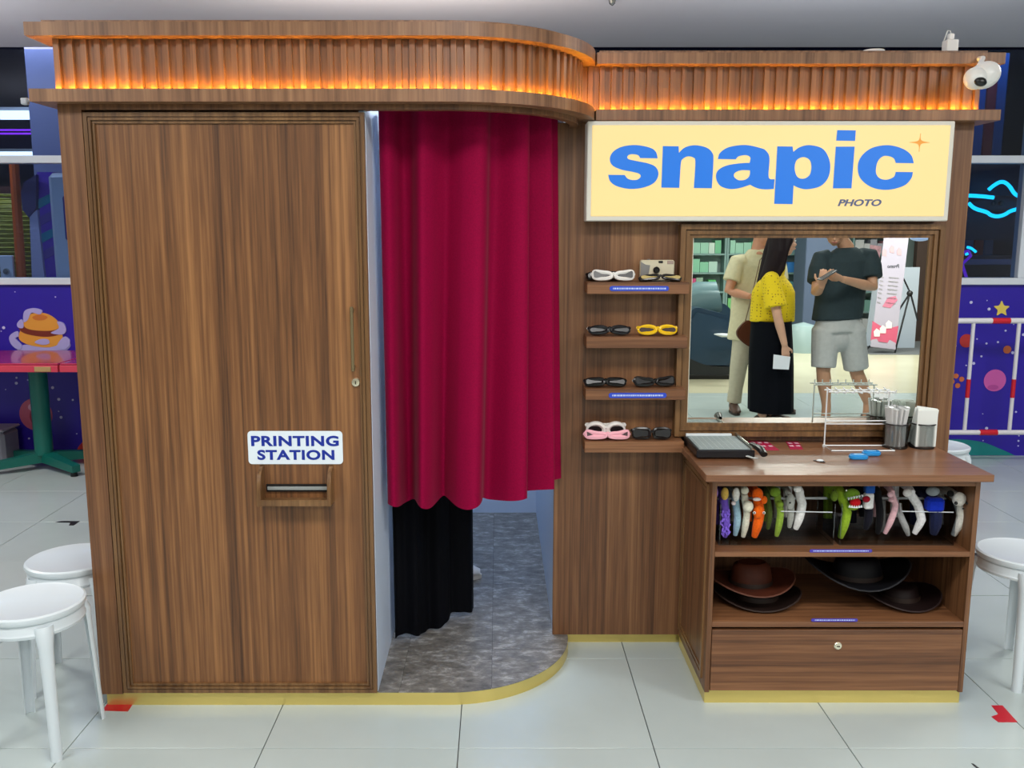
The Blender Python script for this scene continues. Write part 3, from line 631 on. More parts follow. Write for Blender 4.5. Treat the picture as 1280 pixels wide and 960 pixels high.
letter('lettering', [(120, 183, 'c'), (225, 183, 'c'), (230, 220, 'c'), (280, 185), (350, 172), (440, 200), (485, 290), (475, 390), (420, 455), (330, 478), (272, 470), (232, 452, 'c'), (225, 583, 'c'), (98, 583, 'c')], [[(300, 255), (345, 275), (357, 325), (345, 378), (305, 405), (260, 395), (240, 340), (252, 280)]], Bb)
letter('lettering', [(537, 65, 'c'), (665, 65, 'c'), (660, 138, 'c'), (530, 138, 'c')], [], Bb)
letter('lettering', [(527, 180, 'c'), (657, 178, 'c'), (635, 468, 'c'), (507, 470, 'c')], [], Bb)
letter('lettering', [(1068, 288, 'c'), (1050, 232), (990, 188), (890, 165), (780, 185), (705, 245), (680, 320), (700, 400), (780, 460), (890, 475), (1000, 445), (1050, 395), (1062, 350, 'c'), (945, 350, 'c'), (930, 385), (880, 405), (830, 395), (805, 355), (815, 285), (850, 245), (890, 240), (930, 255), (945, 288, 'c')], [], Bb)
letter('sparkle_mark', [(1117, 80, 'c'), (1121, 128), (1183, 143, 'c'), (1119, 155), (1107, 208, 'c'), (1100, 156), (1035, 143, 'c'), (1102, 130)], [], Bb, mat('sparkle_orange', (226, 150, 56), .4, emit=.3))
p0, p1 = W(1047, 257, YS), W(1102, 248, YS)
text('lettering', 'PHOTO', p0.x, p1.x, p0.z - .002, p1.z - .003, YS, mat('slate_print', (84, 96, 130), .4, emit=.15), lb, bold=.03, shear=.25, depth=.002)
# ================================================================ MIRROR
YM = 3.262
mr = thing('wall_mirror', 'framed rectangular mirror under the lit sign, reflecting three people', 'mirror', (1.11, YW, .83))
mx0, mx1, mz0, mz1 = .692, 1.537, .858, 1.560
t = B(); bx(t, mx0 - .004, mx1 + .004, YM, YM + .006, mz0 - .004, mz1 + .004); obj('mirror_glass', t, mat('silvered_glass', (232, 240, 234), .0, 1), mr)
t = B(); mouldframe(t, mx0 - .002, mx1 + .002, mz0 - .002, mz1 + .002, YM + .001, ((0, .0035, .0022),)); obj('glass_edge', t, mat('bright_edge', (226, 224, 208), .3), mr)
t = B(); mouldframe(t, .643, 1.572, .832, 1.592, YW - .0005, ((0, .018, .05), (.018, .021, .036), (.021, .034, .043))); mouldframe(t, .643, 1.572, .832, 1.592, YW - .0005, ((.034, .047, .034),)); obj('mirror_frame', t, WMO, mr)
t = B(); bx(t, .66, 1.555, YM + .0065, YW - .0005, .845, 1.578); obj('backing', t, DARK, mr)
# ================================================================ VANITY CABINET
CX0, CX1, CY0, CY1 = .692, 1.556, 2.842, YW - .001
cab = thing('vanity_cabinet', 'walnut cabinet with two open shelves and a locked drawer under the mirror', 'cabinet', ((CX0 + CX1) / 2, CY0, 0))
zc_ = lambda y: W(900, y, CY0).z
t = B(); bx(t, CX0, CX0 + .016, CY0, CY1, .045, .782, .001); sp_ = obj('side_panel', t, WW, cab)
t = B()
for a, b, h in ((.03, .045, .006), (.045, .05, .002), (.05, .06, .004)):
    y0, y1, z0, z1 = CY0 + .012 + a, CY1 - a + .02, .045 + a, .782 - a
    o = [(y0, z0), (y1, z0), (y1, z1), (y0, z1)]; k = b - a; n_ = [(y0 + k, z0 + k), (y1 - k, z0 + k), (y1 - k, z1 - k), (y0 + k, z1 - k)]
    for i in range(4): prism(t, [o[i], o[(i + 1) % 4], n_[(i + 1) % 4], n_[i]], 'yz', CX0 - h, CX0)
obj('moulding', t, WMO, sp_)
t = B(); bx(t, CX1 - .016, CX1, CY0, CY1, .045, .782, .001); obj('side_panel', t, WW, cab)
t = B(); bx(t, CX0 + .016, CX1 - .016, CY1 - .012, CY1, .045, .782); obj('back_panel', t, WW, cab)
t = B(); bx(t, .66, 1.574, 2.800, CY1, .782, .805, .0015); obj('worktop', t, WTOP, cab)
t = B(); bx(t, CX0 + .016, CX1 - .016, CY0 + .002, CY0 + .02, .757, .782); obj('top_rail', t, WH, cab)
t = B(); bx(t, CX0 + .016, CX1 - .016, CY0, CY1 - .012, .519, .536, .001); obj('shelf', t, WH, cab)
t = B(); bx(t, CX0 + .016, CX1 - .016, CY0, CY1 - .012, .276, .294, .001); obj('shelf', t, WH, cab)
t = B(); bx(t, CX0 + .018, CX1 - .018, CY0 - .001, CY0 + .018, .052, .266, .001); dr = obj('drawer', t, WH, cab)
t = B(); bx(t, CX0 + .018, CX1 - .018, CY0 + .02, CY1 - .1, .06, .25); obj('drawer_box', t, DARK, dr)
lx = W(1047, 807, CY0).x
t = B(); lathe(t, [(.0135, .001), (.0135, -.003), (.011, -.006), (.004, -.007)], (lx, CY0 - .001, .212), 20, 'y'); obj('lock', t, mat('lock_nickel_bright', (236, 230, 206), .25, .8), dr)
t = B(); bx(t, lx - .005, lx + .005, CY0 - .0095, CY0 - .0078, .2105, .2135); obj('keyhole', t, DARK, dr)
t = B(); bx(t, CX0 + .004, CX1 - .002, CY0 + .015, CY0 + .03, 0, .045); bx(t, CX0 + .004, CX0 + .019, CY0 + .03, CY1, 0, .045); bx(t, CX1 - .017, CX1 - .002, CY0 + .03, CY1, 0, .045); obj('plinth', t, GOLD, cab)
LBL = mat('blue_label', (44, 74, 196), .4); LBV = mat('violet_label', (72, 56, 168), .4); PRT = mat('label_print', (190, 205, 245), .5)
def label(p0, p1, y, lab, m, par_round=True, Y=None):
    a, b = W(*p0, y), W(*p1, y); x0, x1, z0, z1 = a.x, b.x, min(a.z, b.z), max(a.z, b.z)
    r = thing('shelf_label', lab, 'label', ((x0 + x1) / 2, y, z0))
    t = B(); prism(t, roundrect(x0, x1, z0, z1, (z1 - z0) * .45, 3), 'xz', y - .0012, y - .0001); obj('label_tape', t, m, r)
    t = B(); x = x0 + .012; zc = (z0 + z1) / 2; h = (z1 - z0) * .16
    while x < x1 - .012:
        w = random.choice([.003, .004, .006, .009]); bx(t, x, min(x + w, x1 - .01), y - .0016, y - .0011, zc - h, zc + h); x += w + .0018
    p = obj('print', t, PRT, r); p['kind'] = 'stuff'
# ================================================================ EYEWEAR SHELVES
SH = []
for i, (z, nm) in enumerate(((1.393, 'topmost eyewear shelf, holding a camera and blue label'), (1.203, 'second eyewear shelf, holding the yellow glasses'), (1.018, 'third eyewear shelf, holding only black sunglasses'), (.8266, 'lowest eyewear shelf, holding the pink glasses'))):
    t = B(); bx(t, .3117, .6665, 3.18, YW - .001, z - .0405, z, .0012); s_ = tag(obj('shelf', t, WH), 'walnut ' + nm, 'shelf', None); SH.append(z)
label((762, 357.5), (836, 363.8), 3.1795, 'blue strip label on the front edge of the topmost eyewear shelf', LBL)
label((761, 491), (833, 497.5), 3.1795, 'blue strip label on the front edge of the third eyewear shelf', LBL)
label((1012, 686.5), (1090, 690.5), CY0 - .0005 + .0004, 'violet strip label on the cabinet shelf below the plush headbands', LBV)
label((1014, 773), (1072, 777), CY0 - .0005 + .0004, 'violet strip label on the cabinet shelf below the hats', LBV)
# glasses: front frame with two rims, lenses, two folded temples
def glasses(name, lab, x, y, z, fc, lens=(14, 14, 18), w=.135, h=.045, rim=.006, shape='oval', tilt=0.0, fcol2=None, turn=0.0, temple=None, grp=None, solid=False):
    r = thing(name, lab, 'glasses', (x, y, z), grp); r.rotation_euler = (0, 0, turn)
    def rx(bm): bmesh.ops.rotate(bm, cent=(0, 0, 0), matrix=Matrix.Rotation(tilt, 3, 'X'), verts=bm.verts)
    def put(nm, bm, m, par=None):
        me = bpy.data.meshes.new(nm); bm.to_mesh(me); bm.free(); me.polygons.foreach_set('use_smooth', [True] * len(me.polygons)); me.set_sharp_from_angle(angle=R(40)); me.materials.append(m)
        o = bpy.data.objects.new(nm, me); COL.objects.link(o); o.parent = par or r; return o
    fm = mat(name + '_frame', fc, .25); cx = w * .26; a = w * .215; b = h / 2 - rim
    def out(s, a_, b_, n=22):
        q = []
        for k in range(n):
            t_ = 2 * math.pi * k / n; ex = {'oval': 1, 'square': .6, 'cat': .85}[shape]; c_, s_ = math.cos(t_), math.sin(t_)
            px = math.copysign(abs(c_) ** ex, c_) * a_; pz = math.copysign(abs(s_) ** ex, s_) * b_
            if shape == 'cat' and px > 0 and pz > -b_ * .3: pz += px * .35
            q.append((s * (cx + px), px, pz))
        return q
    t = B()
    for s in (-1, 1):
        pts = [(p[0], -.012 * (1 - (p[0] / (w / 2)) ** 2), p[2] + h / 2) for p in out(s, a, b)]; tube(t, pts, rim, 6, True)
    tube(t, [(-cx + a, -.012, h * .58), (0, -.014, h * .66), (cx - a, -.012, h * .58)], rim * .9, 6)
    for s in (-1, 1): tube(t, [(s * (cx + a * .9), -.004, h * .68), (s * w / 2, .004, h * .72)], rim, 6)
    rx(t); fr = put('front_frame', t, fm)
    for s in (-1, 1):
        t = B(); q = [(p[0], p[2] + h / 2) for p in out(s, a, b)]; prism(t, q, 'xz', -.0105, -.0085); rx(t); put('lens', t, mat(name + '_lens', lens, .3), fr)
    for s in (-1, 1):
        t = B(); tube(t, [(s * w / 2, .004, h * .72), (s * w / 2 * .96, .014, h * .7), (-s * w * .2, .022 + (s + 1) * .004, h * .62), (-s * w * .4, .024 + (s + 1) * .004, h * .42)], [rim, rim * .9, rim * .7, rim * .8], 6)
        rx(t); put('temple', t, mat(name + '_temple', temple or fc, .3))
    return r
z1, z2, z3, z4 = SH; X_ = lambda px, py, y=3.2: W(px, py, y).x
glasses('sunglasses', 'white cat-eye sunglasses lying at left on the topmost eyewear shelf', X_(767, 348), 3.21, z1 + .001, (232, 230, 226), w=.145, h=.038, rim=.007, tilt=-.3, shape='cat')
glasses('sunglasses', 'black glasses lying behind the white cat-eye pair, topmost shelf', X_(757, 346, 3.25), 3.258, z1 + .001, (26, 22, 22), w=.13, h=.034, tilt=-.3, shape='square')
glasses('sunglasses', 'black and gold folded glasses lying before the camera, topmost shelf', X_(826, 349), 3.20, z1 + .001, (30, 27, 26), (190, 170, 110), w=.145, h=.026, rim=.005, tilt=-.75, shape='square', temple=(44, 42, 40))
glasses('sunglasses', 'black sunglasses with white upper rim at left on the second shelf', X_(762, 414), 3.205, z2 + .001, (22, 22, 26), w=.145, h=.038, rim=.007, tilt=-.35, temple=(230, 230, 230))
glasses('sunglasses', 'bright yellow round glasses on the second shelf', X_(822, 414), 3.205, z2 + .001, (236, 190, 20), (50, 30, 16), w=.135, h=.04, rim=.007, tilt=-.25)
glasses('sunglasses', 'black sunglasses at left on the third shelf, glinting white', X_(757, 477), 3.205, z3 + .001, (12, 12, 14), w=.145, h=.036, rim=.007, tilt=-.45, shape='square')
glasses('sunglasses', 'black sunglasses at right on the third shelf', X_(819, 477), 3.21, z3 + .001, (14, 12, 13), w=.145, h=.036, rim=.007, tilt=-.35, shape='cat', turn=.1)
glasses('sunglasses', 'big white oval sunglasses standing behind the pink pair', X_(757, 532, 3.25), 3.25, z4 + .001, (226, 222, 218), w=.135, h=.062, rim=.009, tilt=.05)
glasses('sunglasses', 'pale pink cat-eye glasses at left on the lowest shelf', X_(759, 545), 3.20, z4 + .001, (242, 176, 190), (60, 30, 36), w=.155, h=.032, rim=.009, tilt=-.35, shape='cat')
glasses('sunglasses', 'black glasses at right on the lowest shelf', X_(815, 541), 3.21, z4 + .001, (20, 15, 14), w=.14, h=.046, rim=.006, tilt=-.2, shape='square')
# disposable camera
a, b = W(800, 342, 3.245), W(843, 325, 3.245); cm = thing('film_camera', 'cream disposable film camera standing on the topmost eyewear shelf', 'camera', ((a.x + b.x) / 2, 3.25, z1))
zt = b.z; t = B(); bx(t, a.x, b.x, 3.238, 3.268, z1 + .001, zt, .005); obj('camera_body', t, mat('cream_plastic', (206, 198, 172), .4), cm)
t = B(); q = [(a.x + .001, z1 + .008), (a.x + .026, z1 + .008), (a.x + .034, zt - .018), (a.x + .018, zt - .016), (a.x + .001, zt - .006)]; prism(t, q, 'xz', 3.2365, 3.239); obj('grey_panel', t, mat('camera_grey', (128, 126, 124), .4), cm)
c = W(820.5, 337.5, 3.237); t = B(); lathe(t, [(.0115, .002), (.0115, -.006), (.009, -.009), (.006, -.006)], (c.x, 3.238, c.z), 18, 'y'); obj('lens_ring', t, BLACK, cm)
c = W(826, 327.5, 3.237); t = B(); bx(t, c.x - .0075, c.x + .0075, 3.2355, 3.239, c.z - .004, c.z + .004, .001); obj('viewfinder', t, BLACK, cm)
c = W(838, 328, 3.237); t = B(); bx(t, c.x - .011, c.x + .011, 3.236, 3.239, c.z - .006, c.z + .006, .001); obj('flash_window', t, mat('flash_window', (170, 150, 140), .2), cm)
t = B(); lathe(t, [(.006, 0), (.006, .003)], (a.x + .03, 3.252, zt), 12); obj('shutter_button', t, mat('camera_grey', (128, 126, 124), .4), cm)
# ================================================================ ON THE WORKTOP
ZT = .805
# paper cutter
pc = thing('paper_cutter', 'black paper cutter with grey gridded bed at left end of worktop', 'paper cutter', (.84, 3.1, ZT))
fl_, fr_, bl = G(874, 561, ZT + .036), G(945, 561, ZT + .036), G(861, 541, ZT + .036)
x0, x1, y0, y1 = fl_.x, fr_.x, fl_.y, 3.228
y0 -= .0
t = B(); bx(t, x0 - .008, x1 - .004, y0 - .006, y1 + .002, ZT + .004, ZT + .032, .004); obj('base', t, mat('cutter_black', (16, 17, 24), .35), pc)
t = B()
for ax in (x0 + .02, x1 - .03):
    for ay in (y0 + .02, y1 - .03): lathe(t, [(.008, 0), (.008, .005)], (ax, ay, ZT), 10)
obj('rubber_foot', t, BLACK, pc)
t = B(); bx(t, x0, x1 - .018, y0, y1 - .014, ZT + .032, ZT + .0355, .001); bd = obj('bed', t, mat('cutter_grey', (134, 148, 150), .45), pc)
t = B()
for k in range(9): xx = x0 + .012 + k * (x1 - x0 - .04) / 8; bx(t, xx - .0004, xx + .0004, y0 + .006, y1 - .02, ZT + .0355, ZT + .0358)
for k in range(8): yy = y0 + .01 + k * (y1 - y0 - .04) / 7; bx(t, x0 + .008, x1 - .026, yy - .0004, yy + .0004, ZT + .0355, ZT + .0358)
obj('grid_lines', t, mat('grid_white', (196, 206, 206), .5), bd)
t = B(); bx(t, x0 - .002, x1 - .03, y1 - .014, y1, ZT + .032, ZT + .042, .001); obj('ruler_bar', t, WHITE, pc)
t = B(); bx(t, x1 - .016, x1 - .011, y0 - .004, y1, ZT + .032, ZT + .045); obj('blade_arm', t, CHROME, pc)
h0 = G(938, 560, ZT + .045); t = B(); tube(t, [(x1 - .008, y0 + .03, ZT + .045), (x1 - .002, y0 - .01, ZT + .046), (x1 + .004, y0 - .045, ZT + .044), (x1 + .006, y0 - .075, ZT + .034)], [.009, .012, .014, .012], 12, flat=.8); obj('handle', t, BLACK, pc)
t = B(); tube(t, [(x1 - .03, y0 - .006, ZT + .012), (x1 - .02, y0 - .028, ZT + .012), (x1 - .004, y0 - .04, ZT + .012)], [.008, .006, .004], 8, flat=.4); obj('blade_guard', t, mat('clear_guard', (205, 212, 210), .2), pc)
# strips of magenta photo prints
MG = mat('magenta_card', (176, 16, 70), .4); PW = mat('card_white', (226, 196, 206), .5)
def strips(name, px, lab, n):
    a = [G(*p, ZT) for p in px]; c = sum(a, Vector()) / 4; r = thing('photo_card', lab, 'card', (c.x, c.y, ZT)); t = B(); prism(t, [(p.x, p.y) for p in a], 'xy', ZT + .0004, ZT + .0016); obj('card_sheet', t, MG, r)
    for i in range(n):
        u = (i + .5) / n
        for v in (.25, .6):
            p = a[0].lerp(a[1], u).lerp(a[3].lerp(a[2], u), v); t = B(); bx(t, p.x - .007, p.x + .007, p.y - .009, p.y + .009, ZT + .0016, ZT + .0019); obj('white_patch', t, PW, r)
strips('a', [(934, 551), (958, 551), (974, 563), (947, 563)], 'magenta card with white patches beside the paper cutter', 3)
strips('b', [(982, 552), (998, 552), (1004, 562), (988, 562)], 'smaller magenta card with pale stripes left of the wire rack', 2)
# wire rack
WIRE = mat('white_wire', (226, 230, 232), .3)
rk = thing('wire_rack', 'white wire display rack standing before the mirror', 'rack', (G(1060, 553, ZT).x, G(1060, 553, ZT).y, ZT))
bl_, br_ = G(1019, 551, ZT), G(1092, 550, ZT); f1, f2 = G(1028, 559, ZT), G(1096, 558.5, ZT); yb = 3.195; yf = 3.13; r_ = .0022; xL, xR = bl_.x, br_.x; zt_ = W(1021, 488, yb).z
t = B(); tube(t, [(xL, yb, ZT + .004), (xL, yf - .01, ZT + .003), (xR, yf - .01, ZT + .003), (xR, yb, ZT + .004)], r_ * 1.2, 6, True); obj('base_loop', t, WIRE, rk)
for x in (xL, xR): t = B(); tube(t, [(x, yb, ZT + .004), (x, yb, zt_)], r_ * 1.2, 6); obj('upright', t, WIRE, rk)
for x in (xL, xR): t = B(); lathe(t, [(.006, 0), (.006, .008)], (x, yb, ZT), 8); obj('rubber_foot', t, WIRE, rk)
for k, py in enumerate((530, 526)): z = W(1050, py, yb).z; t = B(); tube(t, [(xL, yb, z), (xR, yb, z)], r_, 6); obj('crossbar', t, WIRE, rk)
for dy in (-.03, .012): t = B(); tube(t, [(xL - .006, yb + dy, zt_), (xR + .006, yb + dy, zt_)], r_ * 1.2, 6); obj('top_rail', t, WIRE, rk)
for k in range(8):
    x = xL + (k + .3) * (xR - xL) / 7.6; t = B(); tube(t, [(x - .006, yb + .016, zt_ + .008), (x, yb - .0, zt_), (x + .009, yb - .05, zt_ - .002), (x + .010, yb - .052, zt_ + .010)], r_, 6); obj('hook', t, WIRE, rk)
# two organiser pots
SMOKE = clear('smoked_acrylic', (226, 228, 228), .10, .05)
def pot(px, lab, white):
    c = G(px, 555, ZT); x, y = c.x, 3.188; r = .0435; h = .088
    p = thing('organiser_pot', lab, 'container', (x, y, ZT)); t = B(); lathe(t, [(r - .003, 0), (r, .004), (r, h), (r - .003, h), (r - .003, .005)], (x, y, ZT), 28); obj('pot_wall', t, SMOKE, p)
    t = B(); tube(t, [(x + r * math.cos(k * math.pi / 12), y + r * math.sin(k * math.pi / 12), ZT + h) for k in range(24)], .0026, 6, True); obj('rim', t, BLACK, p)
    t = B(); lathe(t, [(r - .001, .0), (r - .001, .006)], (x, y, ZT), 28); obj('pot_base', t, BLACK, p)
    m = mat('white_sachet' if white else 'clear_sachet', (232, 236, 232) if white else (206, 208, 208), .35 if white else .18, coat=.3)
    if white:
        for k in range(9):
            a = (k - 4) * .0075; t = B(); bx(t, x - .036, x + .036, y + a - .0022, y + a + .0022, ZT + .008, ZT + h + .052 + .003 * math.sin(k * 2.1), .001)
            bmesh.ops.rotate(t, cent=(x, y, ZT), matrix=Matrix.Rotation(.06 + .01 * k, 3, 'Y') @ Matrix.Rotation(.3 * math.sin(k * 5), 3, 'Z') if k > 5 else Matrix.Rotation(.02 * k, 3, 'Y'), verts=t.verts)
            tag(obj('white_card', t, m), 'white paper slip standing in the right-hand organiser pot', 'paper', 'paper slips in the right-hand pot')
    else:
        for k in range(12):
            a = k * 2 * math.pi / 12; rr = .027; t = B(); cx, cy = x + rr * math.cos(a), y + rr * math.sin(a); tube(t, [(cx, cy, ZT + .008), (cx, cy, ZT + h), (cx + .006 * math.cos(a), cy + .006 * math.sin(a), ZT + h + .058 + .003 * math.sin(k * 3))], [.0105, .0115, .0145], 7, flat=.6)
            tag(obj('clear_sachet', t, m), 'shiny clear sachet standing in the left-hand organiser pot', 'sachet', 'sachets in the left-hand pot')
pot(1111, 'smoked organiser pot full of shiny clear sachets, nearer the wire rack', False)
pot(1144, 'smoked organiser pot holding white paper slips, nearest the right wall post', True)
BL2 = mat('glossy_sky_blue', (24, 146, 222), .2, coat=.5)
for (px, py, tw, lab) in ((1073, 571, .15, 'left-hand glossy blue round-ended case on the worktop'), (1089, 566.5, -.05, 'right-hand glossy blue round-ended case, set slightly behind its twin')):
    c = G(px, py, ZT + .008); r = thing('blue_case', lab, 'case', (c.x, c.y, ZT)); t = B(); q = roundrect(-.032, .032, -.018, .018, .017)
    prism(t, [(c.x + p[0], c.y + p[1]) for p in q], 'xy', ZT + .001, ZT + .017); bmesh.ops.bevel(t, geom=[e for e in t.edges if abs(e.verts[0].co.z - e.verts[1].co.z) < 1e-6], offset=.004, segments=3, affect='EDGES'); obj('case_shell', t, BL2, r)
    t = B(); prism(t, [(c.x + p[0] * .5, c.y + p[1] * .35) for p in q], 'xy', ZT + .0168, ZT + .0178); obj('oval_window', t, mat('case_window', (130, 200, 240), .2), r)
c = G(1025, 577, ZT); r = thing('hair_clip', 'tiny white hair clip with two dark prongs on the worktop', 'clip', (c.x, c.y, ZT))
t = B(); ell(t, (c.x, c.y, ZT + .004), (.012, .008, .004)); obj('bow', t, WHITE, r)
t = B(); tube(t, [(c.x - .02, c.y + .008, ZT + .002), (c.x, c.y, ZT + .002), (c.x + .014, c.y + .004, ZT + .002)], .002, 6); tube(t, [(c.x - .004, c.y - .01, ZT + .002), (c.x + .012, c.y - .014, ZT + .002)], .002, 6); obj('prongs', t, BLACK, r)
# ================================================================ PLUSH HEADBANDS
hold = thing('headband_rack', 'clear acrylic rack carrying the plush headbands inside the cabinet', 'rack', (1.12, 3.0, .536))
ACR = clear('clear_acrylic', (222, 226, 230), .1, .02)
for x0, x1 in ((.735, 1.115), (1.135, 1.515)):
    t = B(); bx(t, x0, x1, 2.90, 3.06, .538, .541); bx(t, x0, x1, 3.058, 3.061, .541, .60); bx(t, x0, x0 + .003, 2.90, 3.06, .541, .68); bx(t, x1 - .003, x1, 2.90, 3.06, .541, .68); obj('acrylic_tray', t, ACR, hold)
    t = B(); tube(t, [(x0, 2.985, .675), (x1, 2.985, .675)], .0045, 10); obj('hanging_rod', t, mat('acrylic_rod', (196, 202, 206), .12), hold)
    t = B(); tube(t, [(x0 + .2, 2.90, .6555), (x1 - .01, 2.90, .652)], .0018, 6); obj('front_wire', t, WHITE, hold)
def fuzz(name, c): return mat(name, c, .9, sheen=.06, spec=.15, noise=.12, nscale=120, bump=.5)
YH = 2.915
def hb(lab, px, c, w=.011, nm='plush_headband', c2=None, tops=()):
    """px: pixel centre line of the front leg, top to bottom; the band arcs back over the rod behind"""
    P = [W(a, b, YH) for a, b in px]; top, bot = P[0], P[-1]; root = thing(nm, lab, 'headband', (top.x, 2.985, .69))
    zt = min(.742, max(p.z for p in P)); R_ = (zt + .004 - bot.z) * .5
    pts = []
    for k in range(9):                                   # front leg follows the seen curve
        u = k / 8; z = bot.z + (zt - .02 - bot.z) * u; x = P[-1].x
        for a, b in zip(P, P[1:]):
            if b.z <= z <= a.z: x = a.x + (b.x - a.x) * (a.z - z) / max(1e-5, a.z - b.z)
            elif z > P[0].z: x = P[0].x
        pts.append(Vector((x, YH + .018 * (1 - math.sin(math.pi * (u * .75 + .12))), z)))
    xt = pts[-1].x
    for k in range(1, 9): a = math.pi * k / 8; pts.append(Vector((xt, 2.985 - (2.985 - YH - .006) * math.cos(a), zt - .02 + .02 * math.sin(a))))
    for k in range(1, 6): pts.append(Vector((xt, 3.05 - .003 * k, zt - .02 - .022 * k)))
    n = len(pts); rad = [w * (.62 + .38 * min(1, i / 2.5)) for i in range(n)]
    t = B(); tube(t, pts, rad, 10); m = fuzz('plush_' + lab.split()[0], c)
    obj('band', t, m, root)
    return root, pts
def deco(root, name, px, py, r, c, Y=YH - .012, rot=None, emit=0):
    p = W(px, py, Y); p.z = min(p.z, .75 - (r[2] if isinstance(r, tuple) else r)); t = B(); ell(t, p, r, 14, rot); return obj(name, t, fuzz('plush_part_' + name, c) if name not in ('eye', 'pupil') else mat(name + '_bead', c, .2), root)
r, _ = hb('blue headband with a small purple ear, first from the left', [(894, 622), (893, 640), (891, 666)], (52, 96, 130), .006); deco(r, 'ear', 894.5, 616, (.008, .01, .018), (160, 120, 200))
r, p = hb('purple shaggy headband with a mustard yellow ear', [(905, 622), (907, 640), (907, 672)], (112, 84, 190), .014); deco(r, 'ear', 906, 617, (.013, .013, .022), (214, 178, 88))
for k in range(26):
    q = W(907 + random.uniform(-6, 6), random.uniform(632, 668), YH - .01); t = B(); tube(t, [q, q + Vector((random.uniform(-.008, .008), -.008, -.01))], [.004, .001], 5); obj('tuft', t, fuzz('tuft_violet', (130, 100, 214)), r)
r, _ = hb('pale blue headband with a white fluffy ear', [(920, 622), (922, 645), (920, 670)], (150, 184, 200), .0115); deco(r, 'ear', 920, 618, (.012, .013, .024), (226, 226, 220)); deco(r, 'pompom', 917, 629, (.008, .008, .007), (238, 226, 228))
r, _ = hb('cream headband with a round ball ear', [(931, 618), (934, 640), (930, 672)], (216, 214, 196), .0115); deco(r, 'pompom', 931, 613, (.013, .013, .014), (206, 204, 184)); deco(r, 'pompom', 935, 633, (.0175, .0175, .0195), (226, 224, 204), Y=YH - .018)
r, _ = hb('orange fish-shaped headband with a white mouth and round eyes', [(947, 618), (950, 640), (944, 672)], (238, 100, 18), .016)
deco(r, 'body', 947, 618, (.018, .014, .022), (236, 96, 16)); deco(r, 'fin', 955, 625, (.011, .009, .014), (240, 104, 20)); deco(r, 'mouth', 946, 624, (.014, .006, .006), (240, 226, 220), Y=YH - .026); deco(r, 'body', 948, 640, (.018, .014, .024), (240, 104, 20))
for ex in (943, 955): deco(r, 'eye', ex, 641, .0048, (236, 236, 230), Y=YH - .027); deco(r, 'pupil', ex, 641, .0026, (10, 10, 10), Y=YH - .031)
r, _ = hb('dark olive headband between the orange and the lime ones', [(959, 615), (962, 640), (961, 662)], (66, 80, 30), .010)
r, _ = hb('lime green headband with a knotted top, beside the grey one', [(972, 618), (976, 640), (972, 671)], (138, 168, 62), .0115); deco(r, 'ear', 969, 615, (.018, .013, .017), (104, 134, 40)); deco(r, 'knot', 975, 630, (.012, .012, .011), (128, 158, 52)); 
r, _ = hb('grey seal-faced headband with two black eyes', [(985, 614), (989, 630), (988, 660)], (168, 170, 164), .011); deco(r, 'face', 988, 627, (.0145, .013, .028), (176, 178, 172)); deco(r, 'eye', 982.5, 621, .0042, (10, 10, 10), Y=YH - .026); deco(r, 'eye', 987.5, 628.5, .003, (10, 10, 10), Y=YH - .026)
r, _ = hb('plain white thick headband next to the empty rod', [(999, 612), (1003, 630), (996, 662)], (232, 232, 230), .0145); deco(r, 'ear', 997, 611, (.014, .012, .012), (236, 236, 234))
r, _ = hb('apple green dinosaur headband with a wide red open mouth', [(1051, 614), (1059, 640), (1052, 673)], (140, 172, 44), .015)
deco(r, 'head', 1065, 618, (.026, .018, .020), (112, 150, 44)); deco(r, 'crest', 1043, 620, (.012, .012, .018), (104, 128, 40)); deco(r, 'jaw', 1066, 633, (.02, .014, .013), (126, 160, 48)); deco(r, 'mouth', 1069, 628, (.018, .012, .016), (206, 22, 34), Y=YH - .02); deco(r, 'eye', 1058, 613, .003, (240, 240, 230), Y=YH - .03)
for k in range(6):
    t = B(); q = W(1061 + k * 3.4, 622 - k * .7, YH - .034); lathe(t, [(.0045, 0), (.0006, -.009)], q, 6); obj('tooth', t, WHITE, r)
    t = B(); q = W(1062 + k * 2.9, 635 + abs(k - 2.5) * -.4, YH - .034); lathe(t, [(.0045, 0), (.0006, .008)], q, 6); obj('tooth', t, WHITE, r)
r, _ = hb('dark headband with a white block face, red nose and blue cap', [(1085, 620), (1086, 640), (1084, 662)], (20, 20, 32), .014)
t = B(); q = W(1086, 624, YH - .012); bx(t, q.x - .016, q.x + .014, q.y - .012, q.y + .012, q.z - .032, q.z + .022, .005); obj('face', t, fuzz('plush_face', (226, 226, 226)), r); deco(r, 'nose', 1083, 624, (.0125, .008, .011), (156, 20, 40), Y=YH - .026)
t = B(); bx(t, q.x - .016, q.x + .014, q.y - .013, q.y + .012, q.z + .022, .7515, .003); obj('cap', t, fuzz('plush_cap', (30, 76, 150)), r)
r, _ = hb('black headband between the block face and the pink one', [(1098, 612), (1100, 640), (1099, 668)], (12, 12, 16), .012)
r, _ = hb('pale pink headband with a scalloped edge', [(1114, 612), (1120, 632), (1108, 668)], (222, 178, 186), .0105); deco(r, 'bump', 1113, 618, (.01, .01, .01), (226, 182, 190)); deco(r, 'bump', 1114, 625, (.009, .01, .007), (226, 182, 190))
r, _ = hb('grey fuzzy headband half hidden behind the white one', [(1122, 632), (1128, 650), (1137, 670)], (150, 152, 152), .0105)
for k in range(9):
    q = W(1124 + k * .2, 630 + k * 2.4, YH - .002); t = B(); lathe(t, [(.005, 0), (.0006, .009)], q, 6, 'x'); obj('spike', t, fuzz('spike_grey', (160, 160, 162)), r)
